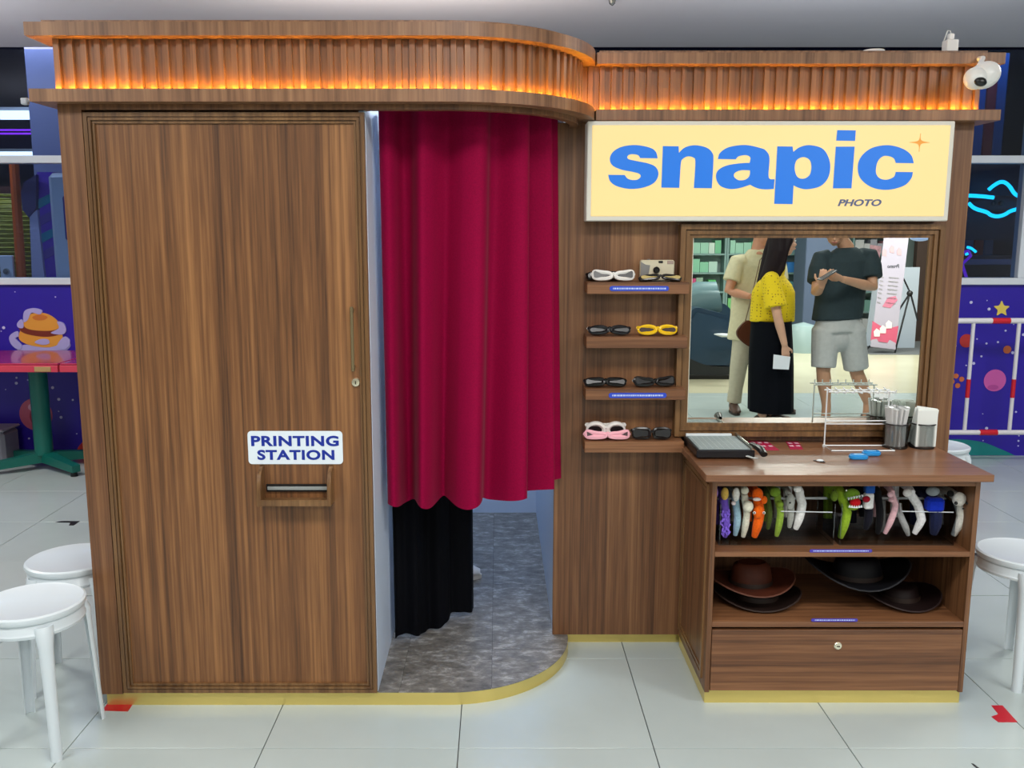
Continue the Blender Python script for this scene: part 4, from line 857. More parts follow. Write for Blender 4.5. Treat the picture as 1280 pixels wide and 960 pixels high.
r, _ = hb('smooth white headband with a folded ear, third from the right', [(1136, 612), (1148, 632), (1152, 650), (1145, 668)], (226, 226, 228), .014); deco(r, 'ear', 1134, 616, (.014, .012, .014), (214, 212, 210))
r, _ = hb('navy headband with a royal blue hat and grey dome', [(1167, 622), (1170, 645), (1169, 668)], (24, 30, 62), .020); deco(r, 'dome', 1166, 614, (.022, .016, .016), (128, 136, 140))
t = B(); q = W(1168, 630, YH - .008); bx(t, q.x - .0285, q.x + .0285, q.y - .018, q.y + .02, q.z - .024, q.z + .022, .008); obj('hat', t, fuzz('plush_hat', (16, 46, 176)), r)
r, _ = hb('panda-faced cream headband with black ears, first from the right', [(1198, 622), (1202, 645), (1194, 670)], (222, 220, 212), .0145); deco(r, 'face', 1199, 624, (.0225, .017, .024), (232, 230, 222)); deco(r, 'ear', 1188, 617, (.011, .01, .011), (14, 14, 14)); deco(r, 'ear', 1208, 616, (.009, .009, .009), (14, 14, 14), Y=YH + .02)
for ex in (1195, 1209): deco(r, 'eye', ex, 629, .0055, (12, 12, 12), Y=YH - .028)
deco(r, 'nose', 1204, 636, (.004, .003, .002), (14, 14, 14), Y=YH - .03)
# ================================================================ HATS
def hat(lab, x, y, z, rx, ry, c, rz=0.0, curl=.022, crown=.075, tilt=0.0, bandc=None):
    h = thing('wide_brim_hat', lab, 'hat', (x, y, z), None); h.rotation_euler = (0, tilt, rz); m = mat('hat_leather', c, .6, noise=.15, nscale=30, spec=.25)
    grid = []
    for i in range(6):
        f = .48 + .52 * i / 5; row = []
        for k in range(33):
            a = 2 * math.pi * k / 32; X, Y = rx * f * math.cos(a), ry * f * math.sin(a); row.append((X, Y, .004 + curl * (abs(math.cos(a)) ** 2) * ((f - .48) / .52) ** 1.6 * 2 - .004 * math.sin(a) ** 2 * f + .006))
        grid.append(row)
    def put(nm, bm, mm, par=h):
        me = bpy.data.meshes.new(nm); bm.to_mesh(me); bm.free(); me.polygons.foreach_set('use_smooth', [True] * len(me.polygons)); me.set_sharp_from_angle(angle=R(50)); me.materials.append(mm)
        o = bpy.data.objects.new(nm, me); COL.objects.link(o); o.parent = par; return o
    t = B(); sheet(t, grid, .004); put('brim', t, m)
    t = B(); tube(t, [(rx * math.cos(2 * math.pi * k / 32), ry * math.sin(2 * math.pi * k / 32), .010 + curl * math.cos(2 * math.pi * k / 32) ** 2 * 2 - .004 * math.sin(2 * math.pi * k / 32) ** 2) for k in range(32)], .003, 6, True); put('brim_edge', t, mat('hat_edge', tuple(min(255, v + 22) for v in c), .5))
    t = B(); cx, cy = rx * .5, ry * .52
    loft(t, [((0, 0, .008), (cx, 0, 0), (0, cy, 0)), ((0, 0, crown * .5), (cx * .94, 0, 0), (0, cy * .92, 0)), ((0, 0, crown * .88), (cx * .84, 0, 0), (0, cy * .76, 0)), ((0, 0, crown), (cx * .66, 0, 0), (0, cy * .5, 0)), ((0, 0, crown * .86), (cx * .4, 0, 0), (0, cy * .16, 0))], 24); put('crown', t, m)
    t = B(); loft(t, [((0, 0, .010), (cx * 1.015, 0, 0), (0, cy * 1.015, 0)), ((0, 0, .026), (cx * 1.0, 0, 0), (0, cy * 1.0, 0))], 24, False); put('hat_band', t, mat('hat_band', bandc or (40, 26, 20), .5))
    return h
SZ = .294
hat('chestnut brown wide-brimmed hat on top of the left pair in the cabinet', W(938, 735, 3.02).x, 3.02, .352, .150, .125, (72, 32, 18), rz=.12, crown=.085, curl=.016)
hat('darker brown wide-brimmed hat underneath the chestnut one at left', W(946, 752, 3.02).x, 3.03, SZ + .002, .150, .125, (28, 15, 11), rz=-.1, crown=.05, curl=.014)
hat('very dark navy wide-brimmed hat on top of the right pair', W(1070, 728, 3.02).x, 3.02, .375, .175, .13, (6, 7, 13), rz=-.04, crown=.08, curl=.03)
hat('dark maroon-brown hat with studs underneath the navy hat at right', W(1125, 756, 3.02).x, 3.03, SZ + .002, .135, .125, (24, 11, 11), rz=.1, crown=.055, curl=.014)
# ================================================================ STOOLS
STW = mat('stool_white', (214, 224, 230), .32, coat=.15)
def stool():
    s = thing('stool', '', 'stool', (0, 0, 0)); r = .155
    t = B(); lathe(t, [(.001, .446), (r - .02, .4465), (r - .008, .45), (r - .001, .446), (r, .438), (r - .004, .428), (r - .012, .424), (.001, .424)], (0, 0, 0), 40); obj('seat', t, STW, s)
    t = B(); lathe(t, [(r - .012, .424), (r - .008, .418), (r - .008, .400), (r - .004, .394), (r - .006, .385), (r - .016, .384), (r - .018, .424)], (0, 0, 0), 40); obj('apron_ring', t, STW, s)
    for k in range(4):
        a = R(45 + 90 * k); d = Vector((math.cos(a), math.sin(a), 0)); n = Vector((-d.y, d.x, 0)); t = B(); rows = []
        for z, rad, wd in ((.415, r - .012, .030), (.39, r + .0, .026), (.35, r + .003, .021), (.2, r + .012, .018), (.0, r + .024, .0165)):
            c = d * rad; q = []
            for th in range(0, 181, 20): q.append(c + n * wd * math.cos(R(th)) * 1.0 + d * (wd * .9 * math.sin(R(th)) - wd * .4) + Vector((0, 0, z)))
            for th in range(180, -1, -20): q.append(c + n * (wd - .0035) * math.cos(R(th)) + d * ((wd - .0035) * .9 * math.sin(R(th)) - wd * .4) + Vector((0, 0, z)))
            rows.append([t.verts.new(p) for p in q])
        m = len(rows[0]); fs = []
        for A_, C_ in zip(rows, rows[1:]):
            for i in range(m): fs.append(t.faces.new((A_[i], A_[(i + 1) % m], C_[(i + 1) % m], C_[i])))
        h = m // 2
        for rr in (rows[0], rows[-1]):
            for i in range(h - 1): fs.append(t.faces.new((rr[i], rr[i + 1], rr[m - 2 - i], rr[m - 1 - i])))
        bmesh.ops.recalc_face_normals(t, faces=fs); obj('leg', t, STW, s)
    return s
s0 = stool(); s0.location = (-1.43, 2.65, 0); s0.rotation_euler = (0, 0, R(-6)); s0['label'] = 'white round stool at the front left, nearest the camera'; s0['group'] = 'white stools around the booth'
for (x, y, rz, lab) in ((-1.476, 3.03, 8, 'white round stool behind the front left one, against the booth corner'), (1.865, 3.09, 20, 'white round stool cut by the right edge beside the cabinet'), (2.36, 4.76, 0, 'white round stool far back, peeping over the right end of the worktop')):
    dup(s0, (x, y, 0), R(rz), lab)
# ================================================================ THINGS ON THE CANOPY
c = W(1226, 97, 3.12); sc_ = thing('security_camera', 'white oval swivelling security camera under the canopy right end', 'camera', (c.x, 3.12, c.z))
WP = mat('camera_white', (228, 228, 226), .3)
rot = Matrix.Rotation(R(-20), 3, 'Y')
k = W(1231, 94, 3.125); t = B(); ell(t, k, (.052, .036, .043), 24, Matrix.Rotation(R(-25), 3, 'Y')); obj('camera_shell', t, WP, sc_)
k = W(1219, 98, 3.11); t = B(); ell(t, k, (.036, .034, .036), 20); obj('camera_head', t, WP, sc_)
p = W(1226, 102, 3.08); t = B(); ell(t, (p.x, 3.082, p.z), (.021, .012, .015), 16, Matrix.Rotation(R(12), 3, 'Y')); ln = obj('lens_cover', t, BLACK, sc_)
a = W(1221, 76, 3.14); k1, k2 = W(1221, 74, 3.24), W(1221, 88, 3.13); t = B(); tube(t, [(k1.x, 3.268, k1.z), (k1.x, 3.2, k1.z - .004), tuple(k2)], [.011, .008, .009], 10); obj('mount_arm', t, WP, sc_)
c = W(1188, 52, 3.3); pa = thing('power_adapter', 'white plug adapter with looped lead on the canopy right end', 'adapter', (c.x, 3.3, ZU1 + .012))
t = B(); bx(t, c.x - .02, c.x + .02, 3.28, 3.32, ZU1 + .012, c.z + .004, .002); obj('adapter_body', t, WP, pa)
t = B(); bx(t, c.x - .009, c.x + .009, 3.29, 3.31, c.z + .004, c.z + .026, .003); obj('plug', t, WP, pa)
t = B(); tube(t, [(c.x, 3.3, c.z + .024), (c.x - .003, 3.3, c.z + .036), (c.x - .012, 3.3, c.z + .036), (c.x - .017, 3.3, c.z + .02), (c.x - .018, 3.31, c.z + .004)], .0022, 6); obj('lead', t, WP, pa)
c = W(1095, 57, 3.32); t = B(); lathe(t, [(.001, 0), (.04, 0), (.042, .006), (.036, .016), (.001, .018)], (c.x, 3.34, ZU1 + .012), 24); tag(obj('ceiling_puck', t, WP), 'flat white round puck lying on the wing canopy', 'device')
c = W(33, 126, 2.86); t = B(); dv = thing('spotlight', 'tiny grey spotlight clamped to the left end of the canopy', 'spotlight', (c.x, 2.86, c.z)); bx(t, c.x - .014, c.x + .006, 2.85, 2.87, c.z - .012, c.z + .008, .003); obj('spot_head', t, mat('spot_grey', (176, 180, 190), .4), dv)
t = B(); tube(t, [(c.x + .004, 2.86, c.z), (c.x + .062, 2.86, c.z + .016)], .004, 6); obj('bracket', t, mat('spot_grey', (176, 180, 190), .4), dv)
c = W(765, -1, 5.1); t = B(); lathe(t, [(.02, 0), (.016, -.02), (.004, -.03)], (c.x, 5.09, 2.785), 12); tag(obj('sprinkler', t, CHROME), 'small dark sprinkler head on the pale ceiling', 'sprinkler')
# ================================================================ BEHIND THE CAMERA, SEEN IN THE MIRROR
def V(px, py, Yv):
    """a point of the hall that the mirror shows at this pixel, Yv away along the folded line of sight"""
    p = W(px, py, Yv); return Vector((p.x, 2 * YM - Yv, p.z))
SKIN = (196, 146, 116)
def hand(bm, w, d, n, curl=.6, side=1, s=1.0):
    """palm and five fingers from wrist w along d, palm facing n, thumb on side"""
    d = d.normalized(); n = (n - d * n.dot(d)).normalized(); x = d.cross(n) * side
    loft(bm, [(w, x * .024 * s, n * .017 * s), (w + d * .03 * s, x * .034 * s, n * .015 * s), (w + d * .075 * s, x * .039 * s, n * .013 * s), (w + d * .09 * s, x * .036 * s, n * .010 * s)], 12)
    for k, (o, L, r) in enumerate(((-.030, .062, .0078), (-.010, .070, .0082), (.011, .066, .0080), (.030, .052, .0072))):
        p = w + d * (.082 - abs(o) * .15) * s + x * o * s; a = 0.15; pts = [p]; q = p
        for m_ in (.45, .32, .27):
            a += curl; dd = d * math.cos(a - .15) + n * math.sin(a - .15); q = q + dd * L * m_ * s; pts.append(q)
        tube(bm, pts, [r * s, r * .95 * s, r * .88 * s, r * .7 * s], 8)
    b = w + d * .028 * s - x * .030 * s; t1 = b + (d * .6 - x * .7 + n * .35).normalized() * .04 * s; t2 = t1 + (d * .9 - x * .15 + n * .5).normalized() * .032 * s
    tube(bm, [b + x * .012 * s, b, t1, t2], [.012 * s, .0125 * s, .0105 * s, .008 * s], 8)
def person(lab, J, skin=SKIN, hair=(22, 16, 16), female=False, grp=None):
    root = thing('person', lab, 'person', (J['pelvis'].x, J['pelvis'].y, 0), grp)
    f = J['f'].normalized(); up = Vector((0, 0, 1)); rt = f.cross(up).normalized(); look = J['look'].normalized(); hr = look.cross(up).normalized(); hu = hr.cross(look).normalized()
    t = B(); hc = J['head']; k = .93 if female else 1
    hm = Matrix((hr, look, hu)).transposed()
    ell(t, hc + hu * .018 + look * -.008, (.076 * k, .095 * k, .102 * k), 20, hm); ell(t, hc - hu * .045 + look * .018, (.060 * k, .070 * k, .068 * k), 16, hm); ell(t, hc - hu * .092 * k + look * .045, (.027, .025, .021), 12, hm)
    tube(t, [hc + look * .080 + hu * .018, hc + look * .098 - hu * .008, hc + look * .112 - hu * .028], [.009, .011, .014], 8); ell(t, hc + look * .092 - hu * .052, (.026, .013, .012), 10, hm)
    ell(t, hc + look * .075 + hu * .028, (.055, .018, .011), 10, hm)
    for s in (-1, 1): ell(t, hc + hr * s * .077 * k - look * .005 - hu * .005, (.009, .020, .032), 10, hm); ell(t, hc + hr * s * .045 + look * .06 - hu * .02, (.025, .022, .022), 10, hm)
    nb = J['neck']; tube(t, [hc - hu * .06 - look * .02, (hc + nb) / 2 - f * .008, nb, nb - up * .05], [.052 * k, .054 * k, .060 * k, .07 * k], 14)
    sh = (J['shL'] + J['shR']) / 2; sw = (J['shL'] - J['shR']).length / 2; pv = J['pelvis']; wst = sh.lerp(pv, .62); ax = (J['shR'] - J['shL']).normalized()
    kk = .88 if female else 1
    loft(t, [(pv - up * .09, ax * .10, f * .085), (pv, ax * .155 * (1.03 if female else .97), f * .105), (wst, ax * .130 * kk, f * .092), (sh.lerp(pv, .3), ax * .155 * kk, f * .108), (sh - up * .03, ax * (sw * .92), f * .085), (sh + up * .03, ax * sw * .6, f * .06), (nb, ax * .055, f * .055)], 20)
    for s in 'LR':
        S_, E_, Wr = J['sh' + s], J['el' + s], J['wr' + s]; tube(t, [S_.lerp(sh, .12), S_, S_.lerp(E_, .35), E_, E_.lerp(Wr, .3), Wr], [x * kk for x in (.055, .056, .050, .040, .041, .027)], 14)
        H, K, A_ = J['hip' + s], J['kn' + s], J['an' + s]; tube(t, [H, H.lerp(K, .4), K, K.lerp(A_, .3), K.lerp(A_, .8), A_, Vector((A_.x, A_.y, .05))], [.088, .078, .055, .058, .040, .037, .038], 14)
        fd = J.get('fd' + s, f); a0 = Vector((A_.x, A_.y, J.get('floor', 0) + .035)); tube(t, [a0 - fd * .05, a0, a0 + fd * .07 - up * .01, a0 + fd * .15 - up * .012], [.032, .040, .038, .026], 12, flat=1)
        hd, hn, cu, sd = J['hand' + s]; hand(t, Wr, hd, hn, cu, sd, .92 if female else 1)
    body = obj('body', fuse(t, .0065, 3), mat('skin', skin, .5, noise=.05, nscale=15), root, 180)
    for s in (-1, 1):
        t = B(); ell(t, hc + hr * s * .031 + look * .081 + hu * .010, .0095, 10); e = obj('eye', t, mat('eye_white', (235, 232, 226), .2), body)
        t = B(); ell(t, hc + hr * s * .031 + look * .088 + hu * .008, .0048, 8); obj('pupil', t, mat('eye_dark', (24, 16, 12), .1), e) if False else obj('iris', t, mat('eye_dark', (24, 16, 12), .1), body)
        t = B(); tube(t, [hc + hr * s * (.018 + .014 * q) + look * (.094 - .004 * q * q) + hu * (.031 + .003 * q - .001 * q * q) for q in (0, .7, 1.4, 2)], .0035, 6); obj('eyebrow', t, mat('brow', hair, .7), body)
    t = B(); tube(t, [hc - hr * .020 + look * .098 - hu * .052, hc + look * .105 - hu * .050, hc + hr * .020 + look * .098 - hu * .052], [.003, .0055, .003], 8); obj('mouth', t, mat('lips', (168, 92, 84), .5), body)
    return root, body, dict(f=f, up=up, rt=rt, look=look, hr=hr, hu=hu, hm=hm, hc=hc, sh=sh, sw=sw, pv=pv, ax=ax, kk=kk)
def shorthair(root, q, c):
    t = B(); hc, hu, look, hm = q['hc'], q['hu'], q['look'], q['hm']
    ell(t, hc + hu * .045 - look * .022, (.086, .098, .090), 20, hm); ell(t, hc + hu * .09 + look * .035, (.065, .055, .032), 14, hm); ell(t, hc + hu * .0 - look * .05, (.078, .06, .075), 14, hm)
    for s in (-1, 1): ell(t, hc + q['hr'] * s * .075 + hu * .02 + look * .01, (.012, .03, .04), 10, hm)
    return obj('hair', fuse(t, .009, 2), mat('short_hair', c, .6, bump=.8, nscale=160), root, 180)
def torso_cloth(t, q, J, hem, wtop, whem, dtop=.118, dhem=.13, sl=.42, slr=(.078, .082), cuff=None):
    sh, up, ax, f, pv = q['sh'], q['up'], q['ax'], q['f'], q['pv']
    loft(t, [(hem, ax * whem, f * dhem), (hem.lerp(sh, .3), ax * whem * .98, f * dhem), (hem.lerp(sh, .7), ax * wtop, f * (dtop + .012)), (sh - up * .04, ax * (q['sw'] + .03), f * dtop * .88), (sh + up * .028, ax * (q['sw'] * .78), f * .075), (J['neck'] - up * .002, ax * .078, f * .072)], 26)
    for s in 'LR':
        S_, E_ = J['sh' + s], J['el' + s]; tube(t, [S_.lerp(sh, .3), S_, S_.lerp(E_, sl * .5), S_.lerp(E_, sl)], [.066, .072, slr[0], slr[1]], 16)
def trouser(t, J, s, r0, r1, u, rk=None):
    H, K, A_ = J['hip' + s], J['kn' + s], J['an' + s]; P = J['pelvis']
    if u <= 1: e = H.lerp(K, u); tube(t, [P.lerp(H, .7) + Vector((0, 0, .02)), H, H.lerp(K, u * .5), e], [.105, r0, (r0 + r1) / 2, r1], 18)
    else: e = K.lerp(A_, u - 1); tube(t, [P.lerp(H, .7) + Vector((0, 0, .02)), H, H.lerp(K, .5), K, K.lerp(A_, (u - 1) * .6), e], [.105, r0, r0 * .86, rk or r1, r1, r1 * 1.04], 18)
def shoe(root, A_, fd, c, nm='shoe', fz=0.0, sole=(60, 56, 52), L=.26, toe=None):
    t = B(); u = Vector((0, 0, 1)); fd = fd.normalized(); sd = fd.cross(u); a = Vector((A_.x, A_.y, fz)) - fd * .065
    loft(t, [(a + u * .045, sd * .02, u * .035), (a + fd * .02 + u * .05, sd * .036, u * .045), (a + fd * .09 + u * .052, sd * .040, u * .045), (a + fd * .16 + u * .04, sd * .046, u * .032), (a + fd * .23 + u * .032, sd * .042, u * .022), (a + fd * L + u * .026, sd * .022, u * .014)], 16)
    s_ = obj(nm, t, mat(nm + '_leather', c, .5), root, 60)
    t = B(); q = [Vector((a.x, a.y)) + Vector((fd.x, fd.y)) * (L * .5 + L * .53 * math.cos(k)) + Vector((sd.x, sd.y)) * (.046 * math.sin(k)) for k in [2 * math.pi * i / 22 for i in range(22)]]
    prism(t, q, 'xy', fz + .001, fz + .018); obj('sole', t, mat('sole', sole, .7), s_)
    return s_
# ---- man in the dark tee, looking at his phone
YA = 7.36
J = dict(head=V(1044, 288, YA - .02), look=Vector((-.30, .85, -.52)), f=Vector((-.12, 1, 0)), neck=V(1058, 309, YA + .03), shL=V(1027, 322, YA), shR=V(1086, 319, YA), pelvis=V(1047, 408, YA),
         elL=V(1020, 366, YA - .10), elR=V(1091, 359, YA - .10), wrL=V(1027, 357, YA - .34), wrR=V(1053, 349, YA - .32), hipL=V(1032, 414, YA), hipR=V(1064, 414, YA), knL=V(1029, 464, YA - .02), knR=V(1071, 466, YA + .02),
         anL=V(1033, 508, YA), anR=V(1085, 504, YA + .05), handL=(Vector((.05, .25, .8)), Vector((.25, -.8, .4)), .55, 1), handR=(Vector((-.75, .2, .25)), Vector((.0, -.6, .75)), .55, 1), fdL=Vector((-.5, .85, 0)), fdR=Vector((.25, .95, 0)))
man, mb, q = person('man in dark green tee and grey shorts looking down at a phone, in mirror', J)
shorthair(man, q, (20, 18, 18))
t = B(); torso_cloth(t, q, J, V(1046, 399, YA), .205, .205, .128, .140, sl=.72, slr=(.088, .084)); obj('tee_shirt', fuse(t, .009, 5), mat('dark_teal_cotton', (34, 50, 56), .85, noise=.08, nscale=40, bump=.3), man, 180)
t = B(); loft(t, [(V(1047, 414, YA), q['ax'] * .185, q['f'] * .135), (V(1047, 396, YA), q['ax'] * .175, q['f'] * .125)], 26)
for s in 'LR': trouser(t, J, s, .112, .098, .90)
ell(t, J['pelvis'] - Vector((0, 0, .09)), (.135, .112, .12), 16)
obj('shorts', fuse(t, .009, 4), mat('light_grey_cotton', (186, 186, 186), .85, noise=.05, nscale=30, bump=.3), man, 180)
shoe(man, J['anL'], J['fdL'], (74, 64, 58), 'sandal'); shoe(man, J['anR'], J['fdR'], (74, 64, 58), 'sandal')
ph = thing('smartphone', 'dark smartphone held in both hands by the man in the tee', 'phone', tuple(V(1034, 344, YA - .42)))
t = B(); bx(t, -.040, .040, -.072, .072, -.004, .004, .003); bmesh.ops.rotate(t, cent=(0, 0, 0), matrix=Matrix.Rotation(R(80), 3, 'Z') @ Matrix.Rotation(R(-30), 3, 'X'), verts=t.verts); bmesh.ops.translate(t, vec=ph.location, verts=t.verts); obj('phone_body', t, mat('phone_grey', (70, 72, 78), .25), ph)
# ---- woman in the yellow blouse, in profile
YB_ = 7.40
J = dict(head=V(980, 303, YB_), look=Vector((.93, -.30, .02)), f=Vector((.97, .2, 0)), neck=V(971, 331, YB_ + .01), shL=V(963, 349, YB_ - .165), shR=V(972, 349, YB_ + .165), pelvis=V(965, 414, YB_),
         elL=V(972, 396, YB_ - .23), elR=V(970, 396, YB_ + .2), wrL=V(981, 432, YB_ - .24), wrR=V(978, 410, YB_ + .14), hipL=V(964, 420, YB_ - .09), hipR=V(964, 420, YB_ + .09), knL=V(960, 466, YB_ - .08), knR=V(962, 466, YB_ + .08),
         anL=V(953, 512, YB_ - .06), anR=V(962, 510, YB_ + .1), handL=(Vector((.15, .0, -1)), Vector((.0, -1, .0)), .28, 1), handR=(Vector((.5, .3, .6)), Vector((-.8, 0, .4)), .4, 1))
wm, wb, q = person('woman with long dark hair, yellow dotted blouse and black skirt, in mirror', J, (206, 158, 132), female=True)
HR = mat('long_dark_hair', (26, 14, 18), .6, spec=.2, bump=.6, nscale=120)
t = B(); hc, hu, look, hm = q['hc'], q['hu'], q['look'], q['hm']; bk = Vector((-1, .0, 0))
ell(t, hc + hu * .03 - look * .03, (.088, .105, .112), 20, hm); ell(t, hc + hu * .088 + look * .02, (.07, .07, .035), 14, hm)
p0 = hc - look * .055
tube(t, [p0 + hu * .06, V(972, 315, YB_ - .06), V(966, 333, YB_ - .05), V(958, 350, YB_ - .05), V(951, 368, YB_ - .05)], [.075, .078, .072, .058, .018], 14)
tube(t, [p0 + hu * .04, V(966, 318, YB_ + .03), V(960, 338, YB_ + .03), V(953, 355, YB_ + .02), V(948, 366, YB_)], [.08, .08, .07, .05, .018], 14)
tube(t, [hc + hu * .04 - look * .0 + q['hr'] * -.075, V(981, 318, YB_ - .10), V(978, 336, YB_ - .11), V(972, 348, YB_ - .11)], [.03, .026, .022, .010], 10)
tube(t, [hc + hu * .04 - look * .0 + q['hr'] * .075, V(981, 318, YB_ + .10), V(975, 336, YB_ + .11)], [.03, .026, .018], 10)
obj('hair', fuse(t, .009, 3), HR, wm, 180)
YEL = bpy.data.materials.new('yellow_dotted_cotton'); YEL.use_nodes = True; nt = YEL.node_tree; b_ = nt.nodes['Principled BSDF']; vo = nt.nodes.new('ShaderNodeTexVoronoi'); vo.inputs['Scale'].default_value = 42; vo.inputs['Randomness'].default_value = .35
rp = nt.nodes.new('ShaderNodeValToRGB'); rp.color_ramp.elements[0].position = .2; rp.color_ramp.elements[0].color = lin((150, 120, 30)); rp.color_ramp.elements[1].position = .3; rp.color_ramp.elements[1].color = lin((232, 200, 16)); tc = nt.nodes.new('ShaderNodeTexCoord')
nt.links.new(tc.outputs['Object'], vo.inputs['Vector']); nt.links.new(vo.outputs['Distance'], rp.inputs['Fac']); nt.links.new(rp.outputs['Color'], b_.inputs['Base Color']); b_.inputs['Roughness'].default_value = .85
t = B(); torso_cloth(t, q, J, V(965, 402, YB_), .20, .165, .155, .175, sl=.74, slr=(.078, .088)); obj('blouse', fuse(t, .009, 4), YEL, wm, 180)
rings = []
t = B(); sk = []
for i in range(9):
    u = i / 8; c = V(964, 400, YB_).lerp(V(963, 513, YB_), u); row = []
    for k in range(41):
        a = 2 * math.pi * k / 40; r = 1 + .05 * u * math.sin(9 * a); row.append(c + Vector((math.cos(a) * (.152 + .022 * min(1, u * 2.2)) * r, math.sin(a) * (.205 - .01 * min(1, u * 2)) * r, 0)))
    sk.append(row)
sheet(t, sk, .005); obj('skirt', t, mat('black_skirt_cloth', (6, 8, 16), .8, spec=.1), wm, 60)
shoe(wm, J['anL'], Vector((1, 0, 0)), (70, 50, 42), 'sandal'); shoe(wm, J['anR'], Vector((1, 0, 0)), (70, 50, 42), 'sandal')
t = B(); c = V(977, 453, YB_ - .27); pl_ = [V(967, 443, YB_ - .26), V(988, 446, YB_ - .26), V(986, 462, YB_ - .26), V(966, 461, YB_ - .26)]; prism(t, [(p.x, p.z) for p in pl_], 'xz', pl_[0].y, pl_[0].y + .0015); tag(obj('paper_sheet', t, mat('paper', (228, 230, 238), .6)), 'white sheet of paper in the hand of the woman in yellow', 'paper')
# ---- man in cream behind her
YC = 7.98
J = dict(head=V(953, 289, YC), look=Vector((.55, .8, -.12)), f=Vector((.45, .9, 0)), neck=V(948, 311, YC + .02), shL=V(922, 327, YC), shR=V(972, 325, YC + .06), pelvis=V(938, 412, YC), elL=V(911, 364, YC - .05), elR=V(975, 365, YC - .02), wrL=V(938, 371, YC - .2), wrR=V(962, 372, YC - .2),
         hipL=V(930, 418, YC), hipR=V(950, 418, YC), knL=V(923, 460, YC - .03), knR=V(958, 462, YC), anL=V(917, 506, YC), anR=V(967, 508, YC), handL=(Vector((.9, .25, -.1)), Vector((.1, -.4, -.8)), .4, -1), handR=(Vector((-.6, .4, .1)), Vector((0, -.6, -.7)), .4, 1), fdL=Vector((-.1, 1, 0)), fdR=Vector((.75, .6, 0)))
m2, b2, q = person('man in cream tee and beige trousers standing behind the woman, in the mirror', J, (200, 142, 112))
shorthair(m2, q, (22, 18, 18))
t = B(); torso_cloth(t, q, J, V(934, 424, YC), .185, .165, .125, .135, sl=.66, slr=(.078, .080)); obj('tee_shirt', fuse(t, .009, 5), mat('cream_cotton', (216, 208, 172), .85, noise=.05, nscale=40, bump=.3), m2, 180)
t = B()
for s in 'LR': trouser(t, J, s, .098, .062, 1.93, .075)
obj('trousers', fuse(t, .009, 4), mat('beige_cotton', (196, 188, 164), .85, noise=.05, nscale=30, bump=.3), m2, 180)
shoe(m2, J['anL'], J['fdL'], (84, 58, 48), 'shoe'); shoe(m2, J['anR'], J['fdR'], (84, 58, 48), 'shoe')
bg = thing('shoulder_bag', 'brown leather shoulder bag hanging by the man in cream', 'bag', tuple(V(935, 440, YC - .25)))
t = B(); Yg = YC - .24; qq = spline([(V(x, y, Yg).x, V(x, y, Yg).z) for x, y in ((931, 402), (940, 402), (952, 415), (952, 434), (938, 434), (924, 424), (921, 414))]); prism(t, qq, 'xz', V(0, 0, Yg).y - .03, V(0, 0, Yg).y + .03); bmesh.ops.bevel(t, geom=[e for e in t.edges if abs(e.verts[0].co.y - e.verts[1].co.y) < 1e-5], offset=.01, segments=2, affect='EDGES'); obj('bag_body', t, mat('brown_leather', (96, 50, 30), .4), bg)
t = B(); tube(t, [V(931, 404, Yg), V(936, 385, Yg + .02), V(942, 360, Yg + .04), V(950, 325, Yg + .14), V(956, 318, YC + .0)], .009, 6, flat=.5); obj('strap', t, mat('strap_olive', (110, 92, 66), .6), bg)
# ---- visitor inside the booth, only one shoe shows
fz = .0452; sh_ = G(603, 715, fz + .03); ax_ = sh_.x - .215
J = dict(head=Vector((ax_ + .03, 3.93, 1.52)), look=Vector((.9, .35, -.05)), f=Vector((1, .12, 0)), neck=Vector((ax_, 3.93, 1.38)), shL=Vector((ax_ + .02, 4.09, 1.31)), shR=Vector((ax_ - .02, 3.77, 1.31)), pelvis=Vector((ax_, 3.93, .88)),
         elL=Vector((ax_ + .04, 4.17, 1.05)), elR=Vector((ax_ + .02, 3.70, 1.05)), wrL=Vector((ax_ + .14, 4.12, .85)), wrR=Vector((ax_ + .12, 3.76, .85)), hipL=Vector((ax_, 4.0, .84)), hipR=Vector((ax_, 3.86, .84)), knL=Vector((ax_ + .01, 4.02, .49)), knR=Vector((ax_ + .02, 3.87, .49)),
         anL=Vector((ax_ - .06, 4.04, .12)), anR=Vector((ax_ + .01, sh_.y, .12)), handL=(Vector((.5, 0, -.8)), Vector((0, 1, 0)), .3, 1), handR=(Vector((.5, 0, -.8)), Vector((0, -1, 0)), .3, 1), floor=fz + .005)
p4, b4, q = person('visitor behind the black cloth inside the booth, only a white shoe showing', J)
shorthair(p4, q, (24, 20, 20))
t = B(); torso_cloth(t, q, J, Vector((ax_, 3.93, .84)), .18, .17); obj('tee_shirt', fuse(t, .012, 3), mat('plain_dark_cotton', (40, 40, 48), .85), p4, 180)
t = B()
for s in 'LR': trouser(t, J, s, .095, .07, 1.95, .075)
obj('trousers', fuse(t, .012, 3), mat('plain_black_cotton', (20, 20, 26), .85), p4, 180)
s1 = shoe(p4, J['anR'], Vector((1, .05, 0)), (214, 210, 206), 'shoe', fz, (225, 222, 216)); s1['label'] = 'white shoe'; shoe(p4, J['anL'], Vector((1, .05, 0)), (214, 210, 206), 'shoe', fz, (225, 222, 216))
